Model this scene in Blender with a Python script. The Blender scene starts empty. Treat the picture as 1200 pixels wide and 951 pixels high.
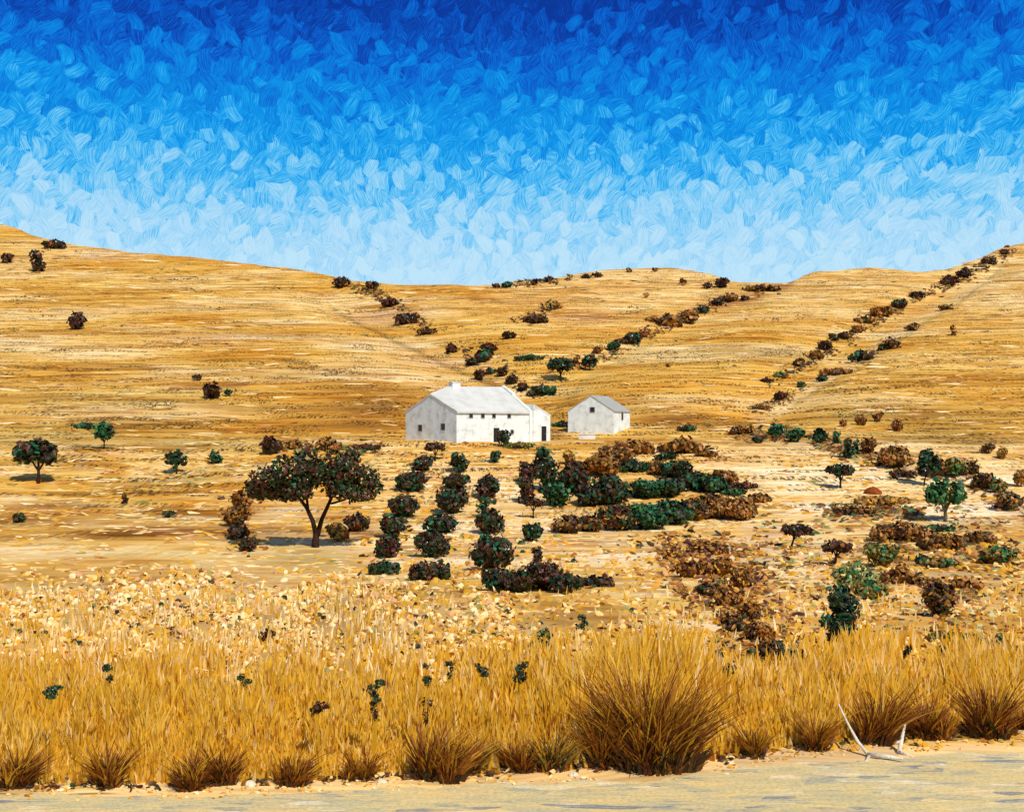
import bpy, math, random
import numpy as np
from mathutils import Vector
from mathutils.bvhtree import BVHTree

random.seed(7)
rng = np.random.default_rng(7)
SC = bpy.context.scene
COL = SC.collection
F, HZ, CX = 1200.0, 495.0, 600.0          # focal length in pixels, eye level row, centre column
CAMH = 3.6                                 # eye height above the road

def lin(r, g, b, k=1.0):
    def f(c):
        c /= 255.0
        return c / 12.92 if c <= 0.04045 else ((c + 0.055) / 1.055) ** 2.4
    return (f(r) * k, f(g) * k, f(b) * k, 1.0)

# ---------------------------------------------------------------- objects
def tag(o, label, cat, group=None, kind=None):
    o['label'] = label; o['category'] = cat
    if group: o['group'] = group
    if kind: o['kind'] = kind
    return o

def empty(name, loc, rz=0.0):
    o = bpy.data.objects.new(name, None); COL.objects.link(o)
    o.location = loc; o.rotation_euler = (0, 0, rz); o.empty_display_size = .3
    return o

def obj(name, verts, faces, mats, parent=None, mi=None, smooth=False, loc=None):
    me = bpy.data.meshes.new(name)
    me.from_pydata([tuple(v) for v in verts], [], faces)
    for m in (mats if isinstance(mats, (list, tuple)) else [mats]): me.materials.append(m)
    if mi is not None: me.polygons.foreach_set('material_index', np.asarray(mi, dtype=np.int32))
    if smooth: me.polygons.foreach_set('use_smooth', [True] * len(me.polygons))
    me.update()
    o = bpy.data.objects.new(name, me); COL.objects.link(o)
    if parent: o.parent = parent
    if loc is not None: o.location = loc
    return o

def tri_obj(name, V, T, mats, MI=None, parent=None, loc=None, smooth=False):
    """fast triangle mesh from numpy arrays"""
    me = bpy.data.meshes.new(name)
    n, t = len(V), len(T)
    me.vertices.add(n); me.vertices.foreach_set('co', np.asarray(V, dtype=np.float32).ravel())
    me.loops.add(t * 3); me.loops.foreach_set('vertex_index', np.asarray(T, dtype=np.int32).ravel())
    me.polygons.add(t)
    me.polygons.foreach_set('loop_start', np.arange(0, t * 3, 3, dtype=np.int32))
    me.polygons.foreach_set('loop_total', np.full(t, 3, dtype=np.int32))
    for m in mats: me.materials.append(m)
    if MI is not None: me.polygons.foreach_set('material_index', np.asarray(MI, dtype=np.int32))
    me.polygons.foreach_set('use_smooth', np.full(t, smooth))
    me.update(calc_edges=True); me.validate()
    o = bpy.data.objects.new(name, me); COL.objects.link(o)
    if parent: o.parent = parent
    if loc is not None: o.location = loc
    return o

# ---------------------------------------------------------------- node helper
class NB:
    def __init__(self, nt): self.nt = nt
    def n(self, t, **kw):
        x = self.nt.nodes.new(t)
        for k, v in kw.items(): setattr(x, k, v)
        return x
    def put(self, sock, v):
        if v is None: return
        if isinstance(v, bpy.types.NodeSocket): self.nt.links.new(v, sock)
        else: sock.default_value = v
    def m(self, op, a, b=None, c=None, clamp=False):
        x = self.n('ShaderNodeMath', operation=op); x.use_clamp = clamp
        self.put(x.inputs[0], a); self.put(x.inputs[1], b); self.put(x.inputs[2], c)
        return x.outputs[0]
    def xyz(self, v):
        x = self.n('ShaderNodeSeparateXYZ'); self.put(x.inputs[0], v); return x.outputs
    def vec(self, a, b, c=0.0):
        x = self.n('ShaderNodeCombineXYZ')
        self.put(x.inputs[0], a); self.put(x.inputs[1], b); self.put(x.inputs[2], c); return x.outputs[0]
    def noise(self, v, scale=1.0, detail=2.0, rough=.5, dim='3D'):
        x = self.n('ShaderNodeTexNoise', noise_dimensions=dim)
        self.put(x.inputs['Vector'], v); x.inputs['Scale'].default_value = scale
        x.inputs['Detail'].default_value = detail; x.inputs['Roughness'].default_value = rough
        return x.outputs['Fac']
    def ramp(self, fac, stops, interp='LINEAR'):
        x = self.n('ShaderNodeValToRGB'); cr = x.color_ramp; cr.interpolation = interp
        while len(cr.elements) < len(stops): cr.elements.new(.5)
        for e, (p, c) in zip(cr.elements, stops): e.position = p; e.color = c
        self.put(x.inputs[0], fac); return x.outputs[0]
    def mix(self, fac, a, b, mode='MIX'):
        x = self.n('ShaderNodeMix', data_type='RGBA', blend_type=mode)
        self.put(x.inputs[0], fac); self.put(x.inputs[6], a); self.put(x.inputs[7], b); return x.outputs[2]
    def smooth(self, v, lo, hi, a=0.0, b=1.0):
        x = self.n('ShaderNodeMapRange', interpolation_type='SMOOTHSTEP')
        self.put(x.inputs[0], v); x.inputs[1].default_value = lo; x.inputs[2].default_value = hi
        x.inputs[3].default_value = a; x.inputs[4].default_value = b; return x.outputs[0]
    def stroke(self, u, v, su, sv, seed, mean, rang, L, W, curve=.6, br=11.0):
        """one layer of dab shaped marks: mask, three randoms, fibre noise, v of the mark's centre"""
        pu = self.m('ADD', self.m('MULTIPLY', u, su), seed * 17.31)
        pv = self.m('ADD', self.m('MULTIPLY', v, sv), seed * 9.77)
        vo = self.n('ShaderNodeTexVoronoi', voronoi_dimensions='2D', feature='F1')
        self.put(vo.inputs['Vector'], self.vec(pu, pv)); vo.inputs['Scale'].default_value = 1.0
        px, py, _ = self.xyz(vo.outputs['Position'])
        cs = self.n('ShaderNodeSeparateColor'); self.put(cs.inputs[0], vo.outputs['Color'])
        R, G, B = cs.outputs
        du = self.m('SUBTRACT', pu, px); dv = self.m('SUBTRACT', pv, py)
        ang = self.m('MULTIPLY_ADD', self.m('SUBTRACT', R, .5), rang, mean)
        c, s = self.m('COSINE', ang), self.m('SINE', ang)
        a = self.m('ADD', self.m('MULTIPLY', du, c), self.m('MULTIPLY', dv, s))
        b = self.m('SUBTRACT', self.m('MULTIPLY', dv, c), self.m('MULTIPLY', du, s))
        b = self.m('MULTIPLY_ADD', self.m('MULTIPLY', a, a), self.m('MULTIPLY', self.m('SUBTRACT', G, .5), curve * 2), b)
        fib = self.noise(self.vec(self.m('MULTIPLY_ADD', R, 37.0, self.m('MULTIPLY', a, 1.3)),
                                  self.m('MULTIPLY_ADD', G, 91.0, self.m('MULTIPLY', b, br))), 1.0, 2.0, .6, '2D')
        q = self.m('ADD', self.m('POWER', self.m('ABSOLUTE', self.m('DIVIDE', a, L)), 2.6),
                   self.m('POWER', self.m('ABSOLUTE', self.m('DIVIDE', b, W)), 2.6))
        q = self.m('MULTIPLY_ADD', self.m('SUBTRACT', fib, .5), 2.3, q)
        mask = self.smooth(q, .8, 1.05, 1.0, 0.0)
        vc = self.m('DIVIDE', self.m('SUBTRACT', py, seed * 9.77), sv)
        return mask, R, G, B, fib, vc

def new_mat(name, rough=.85, spec=.2):
    m = bpy.data.materials.new(name); m.use_nodes = True
    nb = NB(m.node_tree); p = m.node_tree.nodes['Principled BSDF']
    p.inputs['Roughness'].default_value = rough; p.inputs['Specular IOR Level'].default_value = spec
    return m, nb, p

def noisy(name, cols, scale=1.5, rough=.8, spec=.2, bump=0.0):
    """simple procedural material: a few base colours stirred by noise"""
    m, nb, p = new_mat(name, rough, spec)
    tc = nb.n('ShaderNodeTexCoord').outputs['Object']
    f = nb.noise(tc, scale, 3.0, .6)
    k = len(cols)
    nb.put(p.inputs['Base Color'], nb.ramp(f, [(.3 + .4 * i / max(1, k - 1), c) for i, c in enumerate(cols)]))
    if bump:
        b = nb.n('ShaderNodeBump'); b.inputs['Strength'].default_value = bump; b.inputs['Distance'].default_value = .05
        nb.put(b.inputs['Height'], nb.noise(tc, scale * 6, 4.0)); nb.put(p.inputs['Normal'], b.outputs[0])
    return m

# ---------------------------------------------------------------- light and sky
EL = math.radians(46); SUN = Vector((.52, -.854, 0)).normalized() * math.cos(EL) + Vector((0, 0, math.sin(EL)))
sd = bpy.data.lights.new('sun', 'SUN'); sd.energy = 4.0; sd.angle = math.radians(.5); sd.color = (1, .96, .89)
so = bpy.data.objects.new('sun', sd); COL.objects.link(so); so.rotation_euler = SUN.to_track_quat('Z', 'Y').to_euler()
so.location = SUN * 60

W = bpy.data.worlds.new('World'); SC.world = W; W.use_nodes = True
nb = NB(W.node_tree); bg = W.node_tree.nodes['Background']; bg.inputs['Strength'].default_value = .1
sky = nb.n('ShaderNodeTexSky', sky_type='NISHITA'); sky.sun_disc = False
sky.sun_elevation = EL; sky.sun_rotation = math.atan2(.52, -.854)
gx, gy, gz = nb.xyz(nb.n('ShaderNodeTexCoord').outputs['Generated'])
su_ = nb.m('ARCTAN2', gx, gy)
sv_ = nb.m('DIVIDE', gz, nb.m('SQRT', nb.m('ADD', nb.m('MULTIPLY', gx, gx), nb.m('MULTIPLY', gy, gy))))
def vy(y): return (HZ - y) / F
V0, V1 = .10, .46
SKY = [(345, (192, 230, 251)), (290, (172, 220, 250)), (245, (134, 207, 248)), (205, (70, 186, 245)), (165, (4, 158, 239)),
       (120, (0, 132, 226)), (70, (0, 98, 208)), (30, (0, 72, 182)), (-5, (1, 52, 152))]
stops = [((vy(y) - V0) / (V1 - V0), lin(*c, k=10)) for y, c in SKY]
def skycol(v): return nb.ramp(nb.m('DIVIDE', nb.m('SUBTRACT', v, V0), V1 - V0), stops)
skyc = skycol(nb.m('MULTIPLY_ADD', nb.m('SUBTRACT', nb.noise(nb.vec(su_, sv_), 60, 3), .5), .10, sv_))
for i, (cw, ch, mean, rg, L, Wd) in enumerate([(31, 25, .9, 1.6, .74, .48), (28, 23, 2.1, 1.4, .70, .42), (25, 25, .9, 1.4, .70, .38),
                                               (23, 20, 2.0, 1.4, .68, .36), (21, 21, 1.0, 1.2, .66, .34), (24, 21, 1.3, 1.8, .62, .30)]):
    mk, R, G, B, fib, vc = nb.stroke(su_, sv_, F / cw, F / ch, i + 1.37, mean, rg, L, Wd, .6, 21.0)
    tone = nb.m('MULTIPLY_ADD', nb.m('SUBTRACT', B, .5), -.062, vc)
    tone = nb.m('MULTIPLY_ADD', nb.m('SUBTRACT', fib, .5), -.16, tone)
    if i == 5: tone = nb.m('ADD', tone, -.012)
    skyc = nb.mix(mk, skyc, skycol(tone))
fade = nb.smooth(sv_, .5, .9, .975, .2)
nb.put(bg.inputs['Color'], nb.mix(fade, sky.outputs[0], skyc))

# ---------------------------------------------------------------- terrain
def pchip(xs, ys):
    xs, ys = np.array(xs, float), np.array(ys, float)
    h = np.diff(xs); d = np.diff(ys) / h; m = np.zeros_like(ys)
    for i in range(1, len(xs) - 1):
        if d[i - 1] * d[i] > 0:
            w1, w2 = 2 * h[i] + h[i - 1], h[i] + 2 * h[i - 1]
            m[i] = (w1 + w2) / (w1 / d[i - 1] + w2 / d[i])
    m[0], m[-1] = d[0], d[-1]
    def f(x):
        x = np.asarray(x, float); i = np.clip(np.searchsorted(xs, x) - 1, 0, len(xs) - 2)
        t = (x - xs[i]) / h[i]
        return ((1 + 2 * t) * (1 - t) ** 2 * ys[i] + t * (1 - t) ** 2 * h[i] * m[i]
                + t * t * (3 - 2 * t) * ys[i + 1] + t * t * (t - 1) * h[i] * m[i + 1])
    return f

DT = [(180, 800), (240, 640), (280, 560), (320, 475), (350, 412), (400, 324), (450, 256), (480, 222), (500, 203), (512, 191),
      (516, 184), (519.5, 162), (530, 154), (560, 140), (600, 119), (640, 94), (660, 76), (690, 54), (720, 37), (760, 24.5), (800, 17.6), (830, 14.3)]
for y in (850, 870, 895, 925, 951, 1000, 1060): DT.append((y, CAMH * F / (y - HZ)))
_ld = pchip([a for a, b in DT], [math.log(b) for a, b in DT])
def depth(y): return np.exp(_ld(y))
RID = pchip(*zip(*[(-1300, 250), (-600, 215), (-200, 235), (0, 262), (45, 277), (110, 290), (250, 304), (360, 318), (420, 328), (500, 334), (548, 335),
     (600, 330), (660, 323), (720, 315), (780, 314), (830, 321), (868, 331), (915, 331), (955, 319), (1015, 314), (1075, 319), (1130, 309), (1165, 295),
     (1205, 283), (1300, 262), (1500, 240), (1900, 250), (2500, 270)]))

xs = np.concatenate([np.linspace(-1300, -140, 50), np.arange(-120, 1321, 4.0), np.linspace(1345, 2500, 50)])
t_up = np.linspace(0, 1, 78)
ylow = np.concatenate([np.linspace(1060, 840, 50), np.linspace(836, 510, 150)])
def vnoise(x, y, seed):
    """smooth value noise, numpy"""
    xi, yi = np.floor(x), np.floor(y); fx, fy = x - xi, y - yi
    fx, fy = fx * fx * (3 - 2 * fx), fy * fy * (3 - 2 * fy)
    def h(a, b):
        s = np.sin(a * 127.1 + b * 311.7 + seed * 74.7) * 43758.5453
        return s - np.floor(s)
    return (h(xi, yi) * (1 - fx) + h(xi + 1, yi) * fx) * (1 - fy) + (h(xi, yi + 1) * (1 - fx) + h(xi + 1, yi + 1) * fx) * fy

def seg_dist(x, y, pts):
    d = np.full(x.shape, 1e9)
    for (x0, y0), (x1, y1) in zip(pts[:-1], pts[1:]):
        t = np.clip(((x - x0) * (x1 - x0) + (y - y0) * (y1 - y0)) / ((x1 - x0) ** 2 + (y1 - y0) ** 2), 0, 1)
        d = np.minimum(d, np.hypot(x - x0 - t * (x1 - x0), y - y0 - t * (y1 - y0)))
    return d

rows = []
PX = np.repeat(xs[None, :], len(ylow) + len(t_up) - 1, 0)
PY = np.concatenate([np.repeat(ylow[:, None], len(xs), 1),
                     np.stack([510 + (RID(xs) - 510) * t for t in t_up[1:]])], 0)
YY = depth(PY); XX = (PX - CX) / F * YY; ZZ = (HZ - PY) / F * YY
# gullies, knolls and ledges
amp = np.clip((YY - 30) / 120, 0, 1)
ZZ += amp * ((vnoise(XX / 26, YY / 20, 1) - .5) * 1.2 + (vnoise(XX / 9, ZZ / 1.6, 2) - .5) * .55)
gul = [[(395, 345), (440, 368), (520, 405), (590, 440), (640, 470)], [(880, 335), (800, 380), (720, 412), (650, 445)],
       [(1190, 292), (1110, 335), (1030, 375), (960, 425), (890, 478)]]
def wline(pl): return [((x - CX) / F * float(depth(y)), float(depth(y))) for x, y in pl]
for g, wd, dp in zip(gul, (16, 14, 12), (4.0, 2.5, 3.0)):
    ZZ -= dp * np.exp(-(seg_dist(XX, YY, wline(g)) / wd) ** 2) * np.clip((PY - RID(PX)) / 20, 0, 1)
# near ground in front of the first row, back slope and far plain
xn = XX[0]
near = []
for y, sp in ((-120, 9.0), (-40, 4.0), (-8, 2.0), (3, 1.25)):
    near.append((xn * sp, np.full_like(xn, y), np.full_like(xn, -CAMH)))
back = []
for k, (dy, dz) in enumerate(((6, .2), (25, -2.5), (80, -16), (300, -70), (900, -110), (6000, -160))):
    yb = YY[-1] + dy; back.append(((xs - CX) / F * yb, yb, ZZ[-1] + dz if k < 3 else np.full_like(xs, dz)))
GX = np.concatenate([np.stack([a[0] for a in near]), XX, np.stack([a[0] for a in back])])
GY = np.concatenate([np.stack([a[1] for a in near]), YY, np.stack([a[1] for a in back])])
GZ = np.concatenate([np.stack([a[2] for a in near]), ZZ, np.stack([a[2] for a in back])])
nr, nc = GX.shape
verts = np.stack([GX, GY, GZ], -1).reshape(-1, 3)
ii = (np.arange(nr - 1)[:, None] * nc + np.arange(nc - 1)[None, :]).ravel()
quads = np.stack([ii, ii + 1, ii + nc + 1, ii + nc], -1)
tris = np.concatenate([quads[:, [0, 1, 2]], quads[:, [0, 2, 3]]])
BVH = BVHTree.FromPolygons(verts.tolist(), quads.tolist())

def at(px, py):
    d = Vector(((px - CX) / F, 1, (HZ - py) / F)).normalized()
    for k in range(14):
        h = BVH.ray_cast(Vector((0, 0, 0)), Vector(((px - CX) / F, 1, (HZ - py - k) / F)).normalized())
        if h[0] is not None: return h[0]
    return Vector(((px - CX) / F, 1, (HZ - py) / F)) * 500
def gz_at(x, y):
    h = BVH.ray_cast(Vector((x, y, 500)), Vector((0, 0, -1)))
    return h[0].z if h[0] is not None else -CAMH

# broad ground cover: dry pasture, bare cream soil, brown litter, ochre grass
FX = np.concatenate([np.repeat(xs[None, :], len(near), 0), PX, np.repeat(xs[None, :], len(back), 0)])
FY = np.concatenate([np.full((len(near), nc), 1000.0), PY, np.repeat(PY[-1][None, :], len(back), 0)])
def C(r, g, b): return np.array(lin(r, g, b)[:3])
K = .98
pasture, cream, brown, ochre, sand, olive, orange = (C(229, 174, 74) * K, C(246, 206, 130) * K, C(150, 92, 30) * K, C(206, 146, 34) * K,
                                                   C(240, 192, 112) * K, C(168, 140, 66) * K, C(218, 148, 42) * K)
colr = np.broadcast_to(pasture, FX.shape + (3,)).copy()
def lay(mask, c):
    global colr
    mk = np.clip(mask, 0, 1)[..., None]; colr = colr * (1 - mk) + c * mk
def blob(x, y, rx, ry, p=1.0): return p * np.exp(-(((FX - x) / rx) ** 2 + ((FY - y) / ry) ** 2))
n1 = vnoise(GX / 40 + 3, GZ / 5 + GY / 60, 5)
hill = np.clip((512 - FY) / 10, 0, 1)
lay(hill * np.clip((n1 - .5) * 2.2, 0, .8), cream)
lay(hill * np.clip((.45 - n1) * 2.2, 0, .8), orange)
lay(hill * np.clip((395 - FY) / 60, 0, 1) * .45 * np.clip((FX - 550) / 60, 0, 1), cream)
for b in ((500, 300, 60, 25), (400, 470, 120, 26, .7), (470, 490, 60, 26, .8), (560, 345, 60, 18, .5), (640, 355, 60, 22, .5), (850, 478, 60, 16, .6)):
    lay(blob(*b), orange)
mid = np.clip((FY - 512) / 10, 0, 1)
lay(mid * np.clip((vnoise(GX / 9, GY / 5, 9) - .3) * 1.4, 0, .8), cream)
lay(mid * np.clip((vnoise(GX / 4, GY / 2.2 + 7, 10) - .62) * 4, 0, .9), orange)
for b in ((1000, 560, 170, 60, .9), (1140, 580, 80, 50, .8), (330, 605, 40, 20, .6), (950, 640, 120, 40, .6), (250, 700, 200, 40, .6), (560, 600, 120, 60, .5), (720, 640, 80, 30, .7)):
    lay(blob(*b) * mid, cream)
for b in ((790, 488, 55, 7, 1), (20, 610, 130, 7, .9), (150, 628, 130, 7, .8), (60, 592, 60, 5, .9), (280, 628, 40, 8, .6), (440, 480, 60, 8, .4), (650, 505, 16, 8, .8)):
    lay(blob(*b), brown)
for b in ((435, 478, 55, 22, .55), (410, 500, 110, 5, .7), (330, 478, 120, 4, .55), (445, 455, 60, 5, .5), (690, 470, 60, 5, .45), (850, 498, 90, 4, .7), (1010, 486, 130, 3.5, .5), (1110, 512, 100, 4, .5), (180, 492, 90, 4, .5),
          (60, 540, 80, 4, .5), (300, 545, 60, 4, .4), (120, 575, 110, 4, .5), (240, 600, 70, 4, .6), (900, 412, 60, 3.5, .5), (1090, 450, 90, 3.5, .4), (300, 392, 100, 3, .4), (120, 430, 120, 3.5, .45)):
    lay(blob(*b), C(132, 84, 32) * K)
for b in ((60, 510, 90, 14, .5), (200, 560, 110, 14, .4), (1100, 500, 120, 14, .5), (850, 410, 70, 10, .35), (1010, 480, 90, 10, .4), (370, 655, 60, 12, .6), (120, 470, 120, 12, .45), (230, 520, 90, 10, .4), (330, 440, 60, 5, .4), (60, 690, 60, 14, .5), (480, 690, 60, 12, .5)):
    lay(blob(*b), olive)
for b in ((170, 715, 260, 38, .65), (420, 725, 90, 40, .5)):
    lay(blob(*b), C(172, 122, 52) * K)
pink = C(206, 150, 110) * K
for b in ((445, 362, 40, 10, .5), (690, 372, 40, 8, .5), (240, 400, 60, 8, .4), (120, 300, 40, 5, .5), (900, 628, 30, 14, .5), (520, 410, 50, 8, .4)):
    lay(blob(*b), pink)
def pline(pts, wd, c, pw):
    lay(pw * np.exp(-(seg_dist(FX, FY, pts) / wd) ** 2), c)
dk = C(70, 48, 20)
pline([(390, 350), (420, 370), (470, 390), (540, 420), (590, 440)], 2.2, dk, .55)
pline([(1186, 300), (1120, 345), (1050, 385), (990, 420), (930, 458), (890, 482)], 7, cream, .7)
pline([(1180, 304), (1125, 350), (1060, 390), (995, 430), (930, 464)], 2.5, olive, .5)
pline([(840, 350), (880, 345), (925, 332)], 6, C(150, 84, 40), .7)
pline([(640, 470), (600, 446), (570, 425)], 5, brown, .6)
pline([(760, 395), (720, 415), (680, 440), (640, 470)], 5, olive, .4)
pline([(285, 590), (274, 615), (282, 640)], 9, brown, .5)
pline([(870, 512), (960, 515), (1010, 530), (1080, 550), (1150, 575), (1200, 600)], 5, brown, .55)
pline([(0, 466), (140, 468), (260, 474)], 2.5, brown, .5)
pline([(80, 498), (150, 500), (230, 498)], 2.5, dk, .5)
pline([(200, 456), (290, 452)], 2.2, C(120, 50, 30), .7)
pline([(330, 424), (360, 426)], 2, dk, .5)
for b in ((960, 562, 110, 26, .8), (1150, 575, 60, 26, .6), (560, 560, 100, 20, .5), (600, 610, 90, 30, .5), (330, 605, 36, 18, .5), (700, 645, 90, 14, .6), (940, 655, 70, 14, .6), (830, 745, 30, 26, .5), (1020, 600, 150, 14, .5), (500, 640, 90, 24, .5), (800, 640, 60, 10, .5), (1050, 700, 120, 20, .4)):
    lay(blob(*b), C(252, 220, 158) * 1.08)
lay(np.clip((FY - 770) / 40, 0, 1), ochre)
lay(np.clip((FY - 862) / 14, 0, 1), sand)

gm, nb, p = new_mat('dry_pasture', .95, .05)
tint = nb.n('ShaderNodeVertexColor', layer_name='cover').outputs[0]
ox, oy, oz = nb.xyz(nb.n('ShaderNodeTexCoord').outputs['Object'])
v = nb.m('MULTIPLY_ADD', oy, .14, oz)
g = nb.mix(1.0, tint, nb.ramp(nb.noise(nb.vec(nb.m('MULTIPLY', ox, .06), nb.m('MULTIPLY', v, .9)), 1, 4, .65, '2D'),
           [(.3, (.66, .56, .42, 1)), (.46, (1, .98, .94, 1)), (.68, (1.12, 1.2, 1.5, 1))]), 'MULTIPLY')
GST = [(0, (.36, .23, .11, 1)), (.1, (.62, .47, .27, 1)), (.22, (.9, .75, .5, 1)), (.5, (1, .97, .9, 1)), (.68, (1.06, 1.12, 1.3, 1)), (.82, (1.14, 1.32, 1.95, 1)), (1, (1.2, 1.46, 2.5, 1))]
hgt = None
for i, (cw, ch, L, Wd) in enumerate([(42, 6.5, .9, .42), (26, 3.2, .9, .36), (11, 1.4, .85, .33), (3.2, .5, .8, .35)]):
    mk, R, G, B, fib, vc = nb.stroke(ox, v, 1 / cw, 1 / ch, i + 2.1, 0, .5, L, Wd, .15, 8.0)
    g = nb.mix(nb.m('MULTIPLY', mk, (.9, .9, .45, .35)[i]), g,
               nb.mix(1.0, tint, nb.ramp(nb.m('MULTIPLY_ADD', nb.m('SUBTRACT', fib, .5), 1.0, B), GST), 'MULTIPLY'))
    hgt = nb.m('MULTIPLY', mk, fib) if hgt is None else nb.m('ADD', hgt, nb.m('MULTIPLY', mk, fib))
# thin dark stubble lines along the contours, broken up
st = nb.noise(nb.vec(nb.m('MULTIPLY', ox, .055), nb.m('MULTIPLY', v, 1.05)), 1, 3, .6, '2D')
sp = nb.noise(nb.vec(nb.m('MULTIPLY', ox, 1.9), nb.m('MULTIPLY', v, 1.5)), 1, 3, .7, '2D')
fade_near = nb.smooth(oy, 60, 150)
line = nb.m('MULTIPLY', nb.m('MULTIPLY', nb.smooth(st, .5, .57), nb.smooth(sp, .47, .56)), fade_near)
g = nb.mix(nb.m('MULTIPLY', line, .9), g, lin(58, 44, 20))
st2 = nb.noise(nb.vec(nb.m('MULTIPLY_ADD', ox, .04, 31.0), nb.m('MULTIPLY', v, .7)), 1, 3, .6, '2D')
g = nb.mix(nb.m('MULTIPLY', nb.m('MULTIPLY', nb.smooth(st2, .6, .68), nb.smooth(sp, .42, .58)), .45), g, lin(176, 96, 60))
nb.put(p.inputs['Base Color'], g)
bp = nb.n('ShaderNodeBump'); bp.inputs['Strength'].default_value = .5; bp.inputs['Distance'].default_value = .25
nb.put(bp.inputs['Height'], hgt); nb.put(p.inputs['Normal'], bp.outputs[0])

ground = tri_obj('ground', verts, tris, [gm], smooth=True)
ca = ground.data.color_attributes.new('cover', 'FLOAT_COLOR', 'POINT')
ca.data.foreach_set('color', np.concatenate([colr.reshape(-1, 3), np.ones((nr * nc, 1))], 1).astype(np.float32).ravel())
tag(ground, 'dry golden pasture rising from the road to the bare hills', 'hillside', kind='structure')

# the dirt road: a strip across the foreground
rm, nb, p = new_mat('dirt_track', .95, .1)
ox, oy, oz = nb.xyz(nb.n('ShaderNodeTexCoord').outputs['Object'])
g = nb.ramp(nb.noise(nb.vec(nb.m('MULTIPLY', ox, .5), nb.m('MULTIPLY', oy, 2.2)), 1, 4, .65, '2D'),
            [(.3, lin(200, 188, 140)), (.5, lin(224, 202, 142)), (.7, lin(242, 208, 136))])
RST = [(0, lin(112, 122, 136)), (.06, lin(166, 168, 150)), (.18, lin(206, 194, 148)), (.55, lin(228, 204, 142)), (.8, lin(242, 206, 130)), (1, lin(248, 234, 196))]
for i, (cw, ch, L, Wd) in enumerate([(1.0, .34, .9, .45), (.55, .22, .9, .4), (.3, .12, .85, .4), (.9, .3, .6, .14)]):
    mk, R, G, B, fib, vc = nb.stroke(ox, oy, 1 / cw, 1 / ch, i + 4.3, .08, .9, L, Wd, .3, 7.0)
    tone = nb.m('MULTIPLY_ADD', nb.m('SUBTRACT', fib, .5), .5, B)
    if i == 3: tone = nb.m('MULTIPLY', tone, .6)
    g = nb.mix(nb.m('MULTIPLY', nb.m('MULTIPLY', mk, nb.smooth(nb.noise(nb.vec(nb.m('MULTIPLY', ox, 1.1), nb.m('MULTIPLY', oy, 3.5)), 1, 3, .6, '2D'), .34, .56)), .8), g, nb.ramp(tone, RST))
g = nb.mix(1.0, g, nb.ramp(nb.noise(nb.vec(nb.m('MULTIPLY', ox, 22), nb.m('MULTIPLY', oy, 30)), 1, 4, .75, '2D'), [(.3, (.72, .70, .68, 1)), (.5, (.96, .94, .92, 1)), (.7, (1.08, 1.06, 1.02, 1))]), 'MULTIPLY')
nb.put(p.inputs['Base Color'], g)
bp = nb.n('ShaderNodeBump'); bp.inputs['Strength'].default_value = .35; bp.inputs['Distance'].default_value = .03
nb.put(bp.inputs['Height'], nb.noise(nb.vec(nb.m('MULTIPLY', ox, 3), nb.m('MULTIPLY', oy, 12)), 1, 4, .6, '2D')); nb.put(p.inputs['Normal'], bp.outputs[0])
redge = pchip(*zip(*[(-1300, 945), (0, 934), (250, 932), (450, 925), (600, 918), (760, 912), (900, 898), (1050, 888), (1200, 880), (2400, 850)]))
rv, rf = [], []
rx_ = np.linspace(-1300, 2400, 900)
for i, x in enumerate(rx_):
    ye = CAMH * F / (float(redge(x)) + 9 * (float(vnoise(np.array(x / 40), np.array(.5), 5)) - .5) + 4 * (float(vnoise(np.array(x / 9), np.array(.5), 6)) - .5) - HZ); X = (x - CX) / F * ye
    rv += [(X * 1.0, ye, -CAMH + .006), (X, 4.2, -CAMH + .006)]
    if i: rf.append((2 * i - 2, 2 * i - 1, 2 * i + 1, 2 * i))
road = obj('dirt_road', rv, rf, rm)
tag(road, 'pale dirt road with grey blue streaks across the foreground', 'road', kind='structure')

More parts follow.
